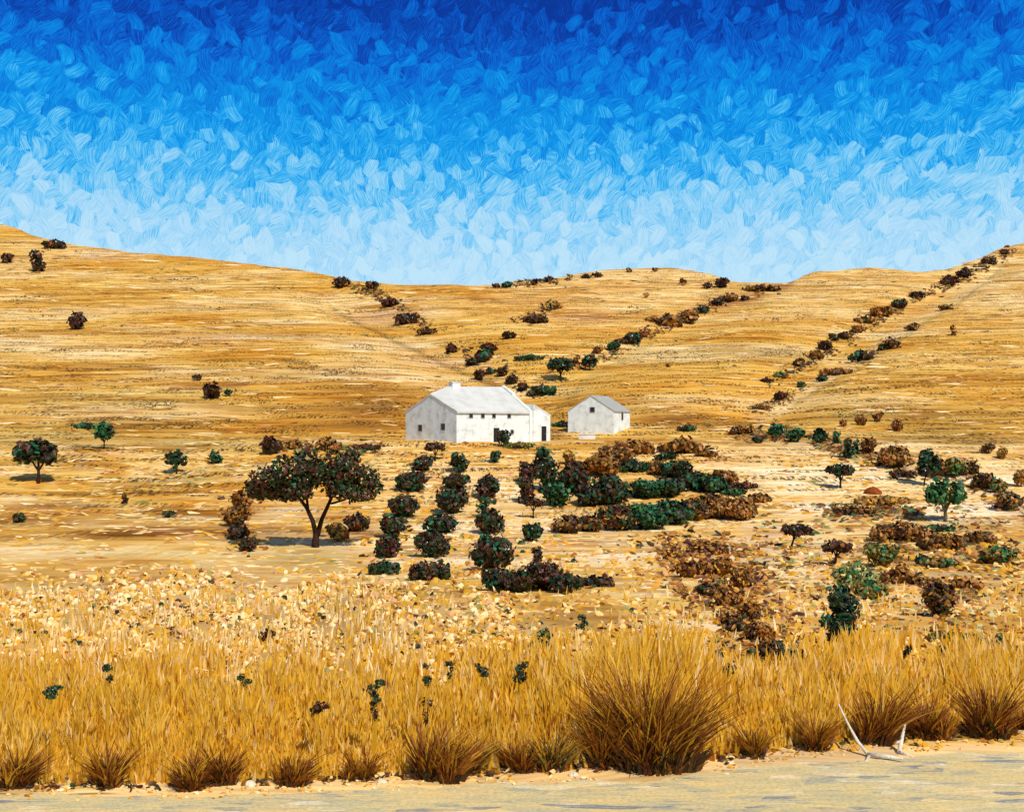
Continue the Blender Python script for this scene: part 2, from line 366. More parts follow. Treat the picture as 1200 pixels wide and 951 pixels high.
# ---------------------------------------------------------------- plant materials
def straw(name, a, b):
    m = noisy(name, [a, b], .8, .8, .15)
    nb = NB(m.node_tree); p = m.node_tree.nodes['Principled BSDF']
    t = nb.n('ShaderNodeBsdfTranslucent'); mx = nb.n('ShaderNodeMixShader'); mx.inputs[0].default_value = .35
    nb.put(t.inputs['Color'], p.inputs['Base Color'].links[0].from_socket)
    nb.put(mx.inputs[1], p.outputs[0]); nb.put(mx.inputs[2], t.outputs[0])
    nb.put(m.node_tree.nodes['Material Output'].inputs['Surface'], mx.outputs[0])
    return m
def foliage(name, a, b, rough=.55, spec=.35): return noisy(name, [lin(*a), lin(*b)], 1.3, rough, spec)
M = dict(
    black=foliage('blackish_leaf', (26, 28, 14), (46, 42, 20)),
    dgreen=foliage('dark_green_leaf', (24, 52, 24), (44, 70, 26)),
    teal=foliage('blue_green_leaf', (12, 74, 46), (28, 104, 62)),
    green=foliage('green_leaf', (40, 96, 44), (84, 130, 60)),
    olive=foliage('olive_leaf', (116, 112, 48), (156, 146, 72)),
    pale=foliage('pale_green_leaf', (160, 170, 110), (196, 196, 140)),
    maroon=foliage('maroon_leaf', (62, 24, 12), (90, 38, 16)),
    brown=foliage('brown_leaf', (112, 76, 16), (148, 102, 24)),
    umber=foliage('umber_leaf', (60, 38, 12), (88, 56, 18)),
    tan=foliage('tan_leaf', (168, 110, 44), (196, 136, 62)),
    rust=foliage('rust_leaf', (134, 70, 18), (164, 94, 26)),
    bark=noisy('dark_bark', [lin(38, 22, 16), lin(70, 46, 34)], 4, .9, .1, .4),
    greybark=noisy('grey_bark', [lin(84, 76, 56), lin(130, 118, 90)], 4, .9, .1, .4),
    bleached=noisy('bleached_wood', [lin(196, 180, 150), lin(232, 222, 204)], 6, .8, .2, .4),
    glint=noisy('painted_glint', [lin(206, 204, 190), lin(230, 228, 216)], 3, .5, .3),  # highlight specks on the leaves, painted as small pale dabs
    straw1=straw('ochre_straw', lin(224, 164, 26), lin(236, 186, 50)),
    straw2=straw('gold_straw', lin(234, 182, 54), lin(244, 202, 92)),
    straw3=straw('pale_straw', lin(244, 206, 124), lin(250, 220, 156)),
    straw4=straw('brown_straw', lin(170, 106, 28), lin(198, 138, 40)),
    straw5=straw('umber_straw', lin(98, 52, 20), lin(134, 76, 28)),
    cream1=noisy('cream_bloom', [lin(240, 208, 146), lin(246, 222, 172)], 1.1, .85, .1),
    cream2=noisy('buff_grass', [lin(230, 188, 108), lin(238, 202, 130)], 1.1, .85, .1),
    ochre1=noisy('ochre_grass', [lin(208, 148, 46), lin(222, 166, 70)], 1.1, .85, .1),
    pink1=noisy('pinkish_grass', [lin(206, 152, 104), lin(222, 170, 120)], 1.1, .85, .1),
)
PAL = {  # material names and weights
    'tb': [('tan', 3.4), ('brown', 2.6), ('rust', 1.8), ('umber', 1), ('maroon', 1.2), ('ochre1', 2), ('dgreen', .3)],
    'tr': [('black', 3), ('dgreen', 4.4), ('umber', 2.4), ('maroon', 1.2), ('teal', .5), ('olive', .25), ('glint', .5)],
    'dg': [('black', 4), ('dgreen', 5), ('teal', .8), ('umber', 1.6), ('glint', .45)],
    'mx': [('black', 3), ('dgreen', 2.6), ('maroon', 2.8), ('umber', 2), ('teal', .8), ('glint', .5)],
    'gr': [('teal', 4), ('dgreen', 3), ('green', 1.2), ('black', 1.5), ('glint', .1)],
    'gt': [('teal', 3), ('green', 4), ('dgreen', 2), ('olive', .6)],
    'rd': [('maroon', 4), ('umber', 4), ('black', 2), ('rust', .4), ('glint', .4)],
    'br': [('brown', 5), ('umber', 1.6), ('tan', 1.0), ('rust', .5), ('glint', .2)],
    'bd': [('brown', 3), ('umber', 3), ('maroon', 1.6), ('dgreen', .9), ('tan', 1), ('black', 1)],
    'lt': [('pale', 3), ('olive', 3), ('green', 1.5), ('cream2', 1.2)],
    'og': [('green', 3), ('olive', 3), ('brown', 2), ('teal', 1.4), ('tan', 1)],
    'tn': [('tan', 4), ('brown', 2), ('olive', 1), ('ochre1', 2)],
}

# ---------------------------------------------------------------- mesh makers
HEX = np.array([[math.cos(a), math.sin(a)] for a in np.linspace(0, 2 * math.pi, 7)[:-1]])
def dabs(c, nrm, tang, sa, sb, bulge=.25):
    """many leaf shaped patches; c, nrm, tang (n,3); sa, sb half sizes"""
    n = len(c)
    nrm = nrm / np.linalg.norm(nrm, axis=1, keepdims=True)
    t = tang - nrm * np.sum(tang * nrm, 1, keepdims=True); t /= np.linalg.norm(t, axis=1, keepdims=True) + 1e-9
    b = np.cross(nrm, t)
    rad = 1 + (rng.random((n, 6)) - .5) * .5
    rim = (c[:, None, :] + t[:, None, :] * (HEX[None, :, 0] * rad * sa[:, None])[..., None]
           + b[:, None, :] * (HEX[None, :, 1] * rad * sb[:, None])[..., None])
    cen = c + nrm * (np.minimum(sa, sb) * bulge)[:, None]
    V = np.concatenate([rim, cen[:, None, :]], 1).reshape(-1, 3)
    base = np.arange(n)[:, None] * 7
    k = np.arange(6)
    T = np.stack([base + k, base + (k + 1) % 6, np.broadcast_to(base + 6, (n, 6))], -1).reshape(-1, 3)
    return V, T

def unit(n):
    v = rng.normal(size=(n, 3)); return v / np.linalg.norm(v, axis=1, keepdims=True)

def foliage_obj(name, lobes, size, pal, parent, dens=1.0, flat=0.0):
    """lobes: (x,y,z,rx,ry,rz); leaf clumps spread through each lobe's volume, denser at its skin"""
    Cs, Ns = [], []
    for (x, y, z, a, b, c) in lobes:
        area = 4 * math.pi * ((a * b) ** 1.6 / 3 + (a * c) ** 1.6 / 3 + (b * c) ** 1.6 / 3) ** (1 / 1.6)
        n = int(min(900, max(14, dens * area / (size * size) * .62)))
        d = unit(n); r = np.where(rng.random(n) < .72, .78 + .3 * rng.random(n), rng.random(n) ** .6)
        r *= np.where(rng.random(n) < .14, 1.12 + .3 * rng.random(n), 1.0)
        Cs.append(np.array([x, y, z]) + d * r[:, None] * np.array([a, b, c])); Ns.append(d + .9 * unit(n))
    Cc, N = np.concatenate(Cs), np.concatenate(Ns)
    n = len(Cc)
    s = size * (.5 + .75 * rng.random(n))
    Cc[:, 2] = np.maximum(Cc[:, 2], s * .4 * rng.random(n))
    names = [q[0] for q in PAL[pal]]; w = np.array([q[1] for q in PAL[pal]], float); w /= w.sum()
    mi = rng.choice(len(names), n, p=w)
    # let neighbours share a tone now and then
    tone = (vnoise(Cc[:, 0] / (size * 5), Cc[:, 2] / (size * 5) + Cc[:, 1] / (size * 5), random.randint(1, 99)) * len(names)).astype(int) % len(names)
    mi = np.where((rng.random(n) < .45) & (w[tone] > .06), tone, mi)
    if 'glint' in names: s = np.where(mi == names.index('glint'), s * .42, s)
    V, T = dabs(Cc, N, unit(n), s * 1.25, s * .8)
    return tri_obj(name, V, T, [M[q] for q in names], np.repeat(mi, 6), parent)

def tube(paths, n=7):
    V, Fc = [], []
    for pts in paths:
        b0 = len(V)
        P = [Vector(q[:3]) for q in pts]
        for i, q in enumerate(pts):
            d = (P[min(i + 1, len(P) - 1)] - P[max(i - 1, 0)]).normalized()
            u = d.orthogonal().normalized() if i == 0 else (u - d * u.dot(d)).normalized()
            w = d.cross(u)
            for k in range(n):
                a = 2 * math.pi * k / n; rr = q[3] * (1 + .12 * math.sin(3 * a + i))
                V.append(P[i] + (u * math.cos(a) + w * math.sin(a)) * rr)
        for i in range(len(pts) - 1):
            for k in range(n):
                a, b = b0 + i * n + k, b0 + i * n + (k + 1) % n
                Fc.append((a, b, b + n, a + n))
        Fc.append(tuple(b0 + k for k in range(n - 1, -1, -1)))
        Fc.append(tuple(b0 + (len(pts) - 1) * n + k for k in range(n)))
    return V, Fc

def shrub(px, by, w, h, pal, label, group, name='shrub', cat='shrub'):
    g = at(px, by); s = g.y / F
    W_, H_ = w * s, h * s
    root = empty(name, (g.x, g.y, g.z - .02 * H_)); tag(root, label, cat, group)
    size = max(1.6, min(2.6, math.sqrt(w * h) * .12)) * s; W_ *= 1.2 if by > 500 else 1.0; H_ *= 1.06 if by > 500 else .86
    lobes = []
    k = 2 + int(min(5, w * h / 110))
    if w > 1.7 * h:
        k = max(3, k)
        for i in range(k):
            u = (i + .5) / k - .5
            hh = H_ * (.8 + .25 * random.random()) * (1 - .7 * abs(u))
            lobes.append((u * W_ * .86, (random.random() - .5) * W_ * .25, hh * .5, W_ / k * .72, W_ * .24, hh * .5))
    elif h > 1.5 * w:
        for i in range(max(3, k - 1)):
            u = (i + .5) / max(3, k - 1)
            lobes.append(((random.random() - .5) * W_ * .35, (random.random() - .5) * W_ * .3, u * H_, W_ * .4, W_ * .4, H_ * .26))
    else:
        lobes.append((0, 0, H_ * .5, W_ * .38, W_ * .36, H_ * .44))
        for i in range(k):
            a = 2 * math.pi * (i / k + .1 * random.random())
            lobes.append((math.cos(a) * W_ * .28, math.sin(a) * W_ * .26, H_ * (.35 + .35 * random.random()), W_ * .24, W_ * .24, H_ * .28))
    foliage_obj('foliage', lobes, size, pal, root)
    r = max(.05, W_ * .03)
    V, Fc = tube([[(0, 0, -.15, r), (.02 * W_, 0, H_ * .3, r * .8), (-.1 * W_, .03, H_ * .75, r * .4)],
                  [(0, 0, 0, r * .8), (.16 * W_, -.05 * W_, H_ * .6, r * .4)]], 5)
    obj('stem', V, Fc, M['bark'], root)
    return root

def tree(px, by, w, h, crown, pal, label, group=None, lean=0, bark='bark', name='tree', cat='tree', bough=None, spread=None):
    """flat topped tree; crown = share of the height that is leaf"""
    g = at(px, by); s = g.y / F; W_, H_ = w * s, h * s
    root = empty(name, (g.x, g.y, g.z)); tag(root, label, cat, group)
    ch = H_ * crown; zc = H_ - ch / 2; lx = lean * s
    size = max(1.9, min(3.0, math.sqrt(w * h) * .09)) * s
    lobes = []
    n = 4 + int(w / 14)
    for i in range(n):
        u = (i + .5) / n - .5
        lobes.append((lx + u * W_ * .84, (random.random() - .5) * W_ * .4, zc + (.5 - abs(u)) * ch * .25 * random.random() - abs(u) * ch * .15,
                      W_ * .5 / n * 1.45, W_ * .2, ch * (.44 - .22 * abs(u))))
    for i in range(3):
        a = random.random() * 6.28
        lobes.append((lx + math.cos(a) * W_ * .2, math.sin(a) * W_ * .28, zc, W_ * .18, W_ * .18, ch * .36))
    if bough: lobes += [(b[0] * s, 0, b[1] * s, b[2] * s, b[2] * s * .6, b[3] * s) for b in bough]
    foliage_obj('crown', lobes, size, pal, root)
    r = max(.09, W_ * .035)
    zt = H_ - ch * .75
    paths = [[(0, 0, -.3, r * 1.5), (0, 0, zt * .15, r * 1.1), (lx * .4, 0, zt * .6, r * .85), (lx, 0, zt + ch * .3, r * .5)]]
    for sg in (-1, 1):
        paths.append([(lx * .3, 0, zt * .5, r * .7), (lx + sg * W_ * .15, sg * .05 * W_, zt, r * .55), (lx + sg * W_ * .32, sg * .1 * W_, zt + ch * .45, r * .25)])
    if bough:
        b = bough[-1]; paths.append([(lx, 0, zt * .8, r * .6), (b[0] * s, 0, b[1] * s, r * .3)])
    V, Fc = tube(paths, 6); obj('trunk', V, Fc, M[bark], root, smooth=True)
    return root

# ---------------------------------------------------------------- buildings
white = noisy('whitewash', [lin(196, 198, 184), lin(222, 227, 218), lin(234, 240, 232), lin(238, 243, 238)], .8, .9, .1, .6)
greyroof = noisy('lime_washed_roof', [lin(192, 190, 180), lin(206, 204, 194), lin(214, 212, 202)], .5, .9, .1, .25)
slate = noisy('grey_tile_roof', [lin(158, 158, 148), lin(174, 173, 163)], .6, .9, .1, .25)
dark = noisy('dark_opening', [lin(22, 22, 28), lin(38, 36, 40)], 2, .35, .4)
frame_m = noisy('weathered_frame', [lin(150, 146, 136), lin(178, 172, 160)], 3, .8, .2)
door_m = noisy('dark_door_wood', [lin(26, 22, 24), lin(46, 38, 36)], 3, .7, .3)

def box(x0, x1, y0, y1, z0, z1):
    return ([(x0, y0, z0), (x1, y0, z0), (x1, y1, z0), (x0, y1, z0), (x0, y0, z1), (x1, y0, z1), (x1, y1, z1), (x0, y1, z1)],
            [(3, 2, 1, 0), (4, 5, 6, 7), (0, 1, 5, 4), (1, 2, 6, 5), (2, 3, 7, 6), (3, 0, 4, 7)])
def boxes(name, bl, m, parent):
    V, Fc = [], []
    for b in bl:
        v, f = box(*b); k = len(V); V += v; Fc += [tuple(i + k for i in q) for q in f]
    return obj(name, V, Fc, m, parent)

def opening(kind, parent, axis, pos, a0, a1, z0, z1, out):
    """window or door set on a wall; axis 'x': wall along local x at y=pos, 'y': wall along local y at x=pos; out = outward sign"""
    def bb(u0, u1, w0, w1, d0, d1):
        lo, hi = sorted((pos + out * d0, pos + out * d1))
        return (u0, u1, lo, hi, w0, w1) if axis == 'x' else (lo, hi, u0, u1, w0, w1)
    if kind == 'window':
        o = boxes('window', [bb(a0, a1, z0, z1, -.1, .02)], dark, parent)
        t = .09
        boxes('frame', [bb(a0 - t, a0, z0 - t, z1 + t, -.08, .06), bb(a1, a1 + t, z0 - t, z1 + t, -.08, .06),
                        bb(a0, a1, z1, z1 + t, -.08, .06), bb(a0, a1, z0 - t, z0, -.08, .09)], frame_m, o)
    else:
        o = boxes('door', [bb(a0, a1, z0, z1, -.1, .03)], door_m, parent)
        boxes('handle', [bb(a1 - .2, a1 - .12, z0 + (z1 - z0) * .45, z0 + (z1 - z0) * .52, .03, .08)], frame_m, o)

def roof_mesh(st, y0, y1, th=.28):
    """st: (x, eave z, ridge z); two slopes over y0..y1 with thickness"""
    V, Fc = [], []; ym = (y0 + y1) / 2
    for x, ze, zr in st:
        V += [(x, y0, ze), (x, ym, zr), (x, y1, ze), (x, y0, ze - th), (x, ym, zr - th), (x, y1, ze - th)]
    for i in range(len(st) - 1):
        a, b = 6 * i, 6 * i + 6
        Fc += [(a, b, b + 1, a + 1), (a + 1, b + 1, b + 2, a + 2), (a + 3, a + 4, b + 4, b + 3), (a + 4, a + 5, b + 5, b + 4), (a, a + 3, b + 3, b), (a + 2, b + 2, b + 5, a + 5)]
    for a, r in ((0, 1), (6 * (len(st) - 1), -1)):
        for q in ((a, a + 1, a + 4, a + 3), (a + 1, a + 2, a + 5, a + 4)): Fc.append(q[::r])
    return V, Fc

TH = math.radians(42)
gh = at(535, 519.3)
fh = empty('farmhouse', (gh.x, gh.y, gh.z), TH)
tag(fh, 'long white farmhouse with chimney, grey gable end and small dark windows', 'house')
Wd, L1, L2 = 13.2, 15.6, 3.8
E0, EZ = 4.75, 4.9
ridge = [(0.0, 7.75), (3.4, 8.95), (L1, 9.15)]
wv, wf = [], []
st = [(0, 7.5), (3.4, 8.7), (L1, 8.9)]
for x, zr in st: wv += [(x, 0, -2.5), (x, 0, EZ - .2), (x, Wd / 2, zr), (x, Wd, EZ - .2), (x, Wd, -2.5)]
for i in range(2):
    a, b = 5 * i, 5 * i + 5
    for k in range(4): wf.append((a + k, b + k, b + k + 1, a + k + 1)[::-1] if False else (a + k, b + k, b + k + 1, a + k + 1))
wf += [(0, 1, 2, 3, 4), (14, 13, 12, 11, 10)]
wall = obj('wall', wv, wf, white, fh)
V, Fc = roof_mesh([(-.06, EZ, 7.73), (.02, EZ + .02, 7.8), (3.4, EZ + .04, 8.98), (L1 - .5, EZ, 9.2)], -.28, Wd + .28)
rf_ = obj('roof', V, Fc, greyroof, fh)
V, Fc = box(4.1, 5.7, Wd / 2 - .5, Wd / 2 + .5, 8.2, 9.6)
ch = obj('chimney', V, Fc, white, rf_)
boxes('chimney_cap', [(4.0, 5.8, Wd / 2 - .6, Wd / 2 + .6, 9.6, 9.72)], white, ch)
# raised stepped gable wall at the far end
par = [(-.30, -2.4), (-.30, 5.1), (Wd * .30, 7.75), (Wd * .30, 8.1), (Wd / 2, 9.42), (Wd * .70, 8.1), (Wd * .70, 7.75), (Wd + .30, 5.1), (Wd + .30, -2.4)]
n = len(par); V = [(L1 - .497, y, z) for y, z in par] + [(L1 + .1, y, z) for y, z in par]
Fc = [tuple(range(n - 1, -1, -1)), tuple(range(n, 2 * n))] + [(i, (i + 1) % n, (i + 1) % n + n, i + n) for i in range(n)]
obj('parapet', V, Fc, white, fh)
# lean-to at the far end, roof falling away from the house
x0, x1 = L1 + .1, L1 + .1 + L2
V = [(x, y, z) for x, z in ((x0, -2.5), (x0, 6.0), (x1, 4.25), (x1, -2.5)) for y in (-.55, Wd - 3)]
obj('lean_to', V, [(0, 1, 3, 2), (2, 3, 5, 4), (4, 5, 7, 6), (0, 2, 4, 6), (1, 7, 5, 3)], white, fh)
V = [(x, y, z) for x, z in ((x0, 6.02), (x0, 6.2), (x1 + .15, 4.4), (x1 + .15, 4.22)) for y in (-.62, Wd - 2.9)]
obj('lean_to_roof', V, [(0, 1, 3, 2), (2, 3, 5, 4), (4, 5, 7, 6), (0, 2, 4, 6), (1, 7, 5, 3), (0, 6, 7, 1)], white, fh)
def s_of(px): return (px - 535) / (7.28 * math.cos(TH) - .0)
for px_ in (550.5, 563.5, 576, 593.5):
    s = s_of(px_); opening('window', fh, 'x', 0, s - .32, s + .32, 3.95, 4.5, -1)
s = s_of(579); opening('door', fh, 'x', 0, s - .6, s + .6, .1, 2.35, -1)
s = s_of(597); opening('window', fh, 'x', 0, s - .28, s + .28, 1.4, 2.0, -1)
opening('door', fh, 'x', -.55, L1 + 1.9, L1 + 3.0, .15, 2.6, -1)
for px_, zz in ((519, 2.5), (490.5, 2.3)):
    s = (535 - px_) / (7.2 * math.sin(TH)); opening('window', fh, 'y', 0, s - .5, s + .5, zz - .45, zz + .5, -1)

PH = math.radians(26)
gs = at(719, 508.5)
oh = empty('outbuilding', (gs.x, gs.y, gs.z), -(math.pi / 2 - PH) + math.pi / 2 - 2 * 0)
# local x runs left along the gable wall, local y runs back along the long side
oh.rotation_euler = (0, 0, 0)
tag(oh, 'small white outbuilding with grey tile roof beside the farmhouse', 'house')
sc = gs.y / F
GW, GL = 52 * sc / math.cos(PH), 25 * sc / math.sin(PH)
oh.rotation_euler = (0, 0, -PH)     # gable wall faces front-left, side wall front-right
ez, pk = 28 * sc, 45.5 * sc
def P2(x, y, z): return (x, y, z)
# gable wall along local -x from the near corner, local +y = ridge direction
wv = []
for y in (0, GL): wv += [(-GW, y, -2.5), (-GW, y, ez - .15), (-GW / 2, y, pk - .15), (0, y, ez - .15), (0, y, -2.5)]
wf = [(4, 3, 2, 1, 0), (5, 6, 7, 8, 9)] + [(k, k + 1, k + 6, k + 5) for k in range(4)]
obj('wall', wv, wf, white, oh)
V, Fc = [], []
tk = .22
for y in (-.06, GL + .2):
    V += [(-GW - .2, y, ez - .1), (-GW / 2, y, pk + .1), (.2, y, ez - .1), (-GW - .2, y, ez - .1 - tk), (-GW / 2, y, pk + .1 - tk), (.2, y, ez - .1 - tk)]
Fc = [(0, 6, 7, 1), (1, 7, 8, 2), (3, 4, 10, 9), (4, 5, 11, 10), (0, 3, 9, 6), (2, 8, 11, 5), (0, 1, 4, 3), (1, 2, 5, 4), (6, 9, 10, 7), (7, 10, 11, 8)]
obj('roof', V, Fc, slate, oh)
opening('window', oh, 'x', 0, -GW * .46 - .45, -GW * .46 + .45, 26 * sc, 31.5 * sc, -1)
opening('window', oh, 'y', 0, GL * .52 - .5, GL * .52 + .5, 17 * sc, 25 * sc, 1)

gt_ = at(688, 514)
lw = empty('water_trough', (gt_.x, gt_.y, gt_.z), -PH * .5); tag(lw, 'low white masonry block on the slope below the small outbuilding', 'trough')
boxes('basin', [(-1.5, 1.5, -.6, .6, -1.0, .8)], white, lw)
boxes('rim', [(-1.6, 1.6, -.7, -.4, .8, 1.0), (-1.6, 1.6, .4, .7, .8, 1.0), (-1.6, -1.3, -.4, .4, .8, 1.0), (1.3, 1.6, -.4, .4, .8, 1.0)], white, lw)

# ---------------------------------------------------------------- the big spreading tree
g = at(370, 641); s = g.y / F
bt = empty('spreading_tree', (g.x, g.y, g.z)); tag(bt, 'large dark spreading tree with forked trunk, left of the dark shrub rows', 'tree')
def q(x, y, d=0): return ((x - 370) * s, d, (641 - y) * s)
lob = [(304, 572, 14, 11), (320, 563, 20, 16), (312, 578, 17, 8), (343, 553, 22, 19), (360, 545, 17, 17), (335, 575, 22, 11), (356, 572, 16, 12), (360, 560, 16, 14), (377, 552, 13, 14),
       (393, 547, 17, 18), (402, 560, 18, 15), (412, 550, 18, 16), (430, 560, 14, 15), (437, 572, 9, 10), (405, 573, 18, 10), (423, 578, 18, 8), (392, 568, 11, 10), (408, 535, 9, 8), (351, 534, 8, 8)]
L_ = []
for x, y, a, b in lob:
    c = q(x, y, random.uniform(-2.4, 2.4)); L_.append((*c, a * s, min(a, 18) * s * .9, b * s))
foliage_obj('crown', L_, 2.4 * s, 'tr', bt, dens=1.0)
r = 4.3 * s
pth = [[(*q(370, 645), r * 1.2), (*q(370, 636), r), (*q(371, 624), r * .85)],
       [(*q(371, 628), r * .75), (*q(367, 610, -.1), r * .6), (*q(360, 594, -.3), r * .52), (*q(350, 580, -.6), r * .4), (*q(335, 566, -1), r * .25)],
       [(*q(372, 627), r * .75), (*q(377, 608, .2), r * .58), (*q(384, 592, .3), r * .5), (*q(390, 577, .5), r * .4), (*q(410, 560, 1), r * .22)],
       [(*q(361, 596), r * .4), (*q(356, 575, 1), r * .28), (*q(360, 555, 1.6), r * .15)], [(*q(387, 583), r * .4), (*q(386, 560, -1), r * .25), (*q(394, 545, -1.4), r * .15)],
       [(*q(388, 590), r * .3), (*q(405, 585), r * .25), (*q(425, 579), r * .15)]]
V, Fc = tube(pth, 8); obj('trunk', V, Fc, M['bark'], bt, smooth=True)

# ---------------------------------------------------------------- other trees
TG = 'small trees scattered on the dry slopes'
tree(45, 566, 52, 52, .6, 'mx', 'mushroom shaped dark tree near the left edge of the field', TG)
tree(122, 526, 22, 32, .7, 'gr', 'small green tree with one long bough reaching left', TG, bough=[(-16, 27, 9, 3), (-30, 28, 9, 2.5)])
tree(207, 555, 24, 28, .7, 'dg', 'compact dark green tree midway between the mushroom tree and the spreading tree', TG)
tree(985, 573, 32, 30, .5, 'dg', 'small flat topped dark tree alone on pale bare soil', TG)
tree(1108, 611, 54, 48, .62, 'gt', 'bright green tree with thin grey forked trunk', TG, bark='greybark')
tree(928, 641, 34, 29, .55, 'rd', 'small maroon flat topped tree, left one of a pair', TG, lean=6)
tree(979, 661, 36, 27, .5, 'rd', 'small maroon flat topped tree, right one of a pair', TG, lean=3)
tree(1083, 569, 24, 46, .8, 'dg', 'tall ragged dark tree in the right-hand hedgerow', TG, lean=4)
tree(625, 607, 26, 24, .45, 'rd', 'tiny flat topped maroon tree between the shrub rows', TG)
tree(510, 540, 26, 22, .45, 'rd', 'tiny flat topped tree right under the farmhouse grey gable', TG)
tree(657, 446, 32, 28, .6, 'dg', 'dark flat topped tree on the hill above the gap between the houses', TG)
tree(691, 434, 18, 18, .8, 'dg', 'small dark tree just right of the flat topped hill tree', TG)

# ---------------------------------------------------------------- shrubs
SH = []
def S(group, rows, name='shrub', cat='shrub'):
    for (px, by, w, h, pal, label) in rows: shrub(px, by, w, h, pal, label, group, name, cat)
ORD = ['first', 'second', 'third', 'fourth', 'fifth', 'sixth', 'seventh', 'eighth', 'ninth', 'tenth', 'eleventh', 'twelfth', 'thirteenth', 'fourteenth',
       'fifteenth', 'sixteenth', 'seventeenth', 'eighteenth', 'nineteenth', 'twentieth', 'twenty-first', 'twenty-second']
def seq(group, fmt, rows, name='shrub', cat='shrub'):
    """fmt takes the ordinal and the look of the bush"""
    look = {'dg': 'dark green', 'mx': 'dark mottled', 'tb': 'reddish tan', 'gr': 'blue green', 'rd': 'maroon', 'br': 'brown', 'bd': 'mottled brown', 'lt': 'pale green', 'og': 'green and brown', 'tn': 'tan', 'gt': 'bright green'}
    S(group, [(r[0], r[1], r[2], r[3], r[4], fmt.format(ORD[i], look[r[4]])) for i, r in enumerate(rows)], name, cat)

S('lone bushes on the left hillside', [
    (65, 291, 26, 13, 'rd', 'low wide maroon bush on the skyline at far left'),
    (44, 318, 15, 27, 'rd', 'upright maroon bush just under the far left skyline'),
    (8, 308, 14, 14, 'rd', 'small maroon bush at the left edge under the skyline'),
    (90, 386, 20, 26, 'rd', 'maroon bush alone in the middle of the left hillside'),
    (248, 467, 19, 25, 'rd', 'largest maroon bush low on the left hillside, sprig at each side'),
    (267, 464, 8, 10, 'gr', 'tiny green sprig right of the low maroon bush'),
    (231, 446, 11, 9, 'rd', 'tiny maroon sprig upper left of the low maroon bush'),
    (252, 543, 13, 15, 'gr', 'tiny blue green bush right of the compact dark green tree'),
    (22, 612, 13, 12, 'dg', 'tiny spiky dark plant below the mushroom shaped tree'),
    (198, 606, 11, 9, 'mx', 'tiny dark bush on the brown strip left of the spreading tree'),
    (146, 590, 6, 10, 'rd', 'thin maroon twig in the left field'),
])
seq('bushes down the left gully', '{0} {1} bush down the gully left of the farmhouse, from the skyline', [
    (400, 337, 20, 15, 'rd'), (436, 339, 16, 12, 'rd'), (457, 359, 20, 13, 'rd'), (477, 379, 30, 17, 'rd'), (500, 391, 22, 9, 'rd'), (529, 414, 14, 15, 'rd')])
seq('bushes behind the farmhouse roof', '{0} {1} bush of the diagonal thicket above the farmhouse roof, counted downhill', [
    (574, 412, 20, 12, 'rd'), (566, 424, 20, 18, 'mx'), (553, 428, 16, 10, 'mx'), (562, 445, 14, 16, 'rd'), (575, 438, 14, 10, 'mx'),
    (588, 441, 15, 14, 'rd'), (600, 450, 15, 14, 'rd'), (612, 458, 13, 11, 'rd'), (624, 464, 12, 8, 'rd')])
seq('bushes on the middle skyline', '{0} {1} bush from the left along the middle skyline', [
    (581, 337, 9, 6, 'rd'), (594, 337, 15, 9, 'dg'), (626, 334, 9, 9, 'rd'), (642, 331, 12, 9, 'rd'), (686, 326, 12, 7, 'rd'), (700, 325, 12, 8, 'rd'),
    (737, 319, 6, 6, 'br'), (768, 318, 5, 5, 'br'), (829, 338, 10, 9, 'rd'), (846, 337, 17, 14, 'rd'), (893, 341, 40, 9, 'bd')])
S('bushes on the middle hill', [
    (628, 378, 30, 12, 'rd', 'wide maroon bush high on the middle hill'),
    (596, 397, 17, 11, 'rd', 'small maroon bush left of and below the wide maroon bush'),
    (646, 362, 24, 14, 'tn', 'faint tan bush above the wide maroon bush'),
    (620, 421, 32, 6, 'dg', 'long flat dark green bush lying along the contour'),
    (676, 429, 8, 14, 'br', 'narrow brown bush between the two dark hill trees'),
    (637, 463, 30, 17, 'dg', 'leaning dark green bush right above the gap between the houses'),
    (800, 334, 8, 10, 'br', 'small brown bush under the middle hilltop'),
    (757, 349, 7, 8, 'tn', 'tiny tan bush on the face of the middle hill'),
    (783, 430, 5, 6, 'br', 'tiny brown sprig on the open slope above the outbuilding'),
    (805, 505, 18, 8, 'dg', 'low dark bush right of the outbuilding'),
    (660, 500, 24, 9, 'dg', 'low dark bush in the gap between the two houses'),
])
seq('bushes down the middle gully', '{0} {1} bush up the middle gully, from the bottom', [
    (700, 414, 12, 10, 'br'), (719, 411, 18, 12, 'dg'), (729, 402, 20, 7, 'rd'), (742, 403, 22, 16, 'mx'), (755, 395, 15, 12, 'br'), (766, 377, 20, 8, 'br'), (785, 382, 32, 18, 'br'),
    (808, 379, 19, 21, 'br'), (824, 367, 13, 11, 'dg'), (841, 358, 14, 11, 'rd'), (857, 353, 16, 11, 'br'), (873, 352, 10, 7, 'rd')])
seq('bushes down the right gully', '{0} {1} bush down the right gully, from the skyline', [
    (1177, 298, 11, 7, 'rd'), (1158, 309, 18, 10, 'rd'), (1130, 325, 16, 13, 'rd'), (1112, 334, 22, 13, 'rd'), (1074, 349, 20, 11, 'rd'), (1054, 361, 18, 13, 'mx'),
    (1040, 371, 15, 15, 'br'), (1026, 371, 15, 15, 'br'), (1013, 378, 24, 9, 'bd'), (1004, 390, 15, 11, 'br'), (991, 397, 17, 11, 'bd'), (978, 399, 13, 11, 'mx'),
    (966, 410, 18, 13, 'rd'), (957, 421, 15, 14, 'br'), (936, 429, 15, 11, 'bd'), (915, 442, 18, 8, 'og'), (898, 448, 14, 7, 'mx')])
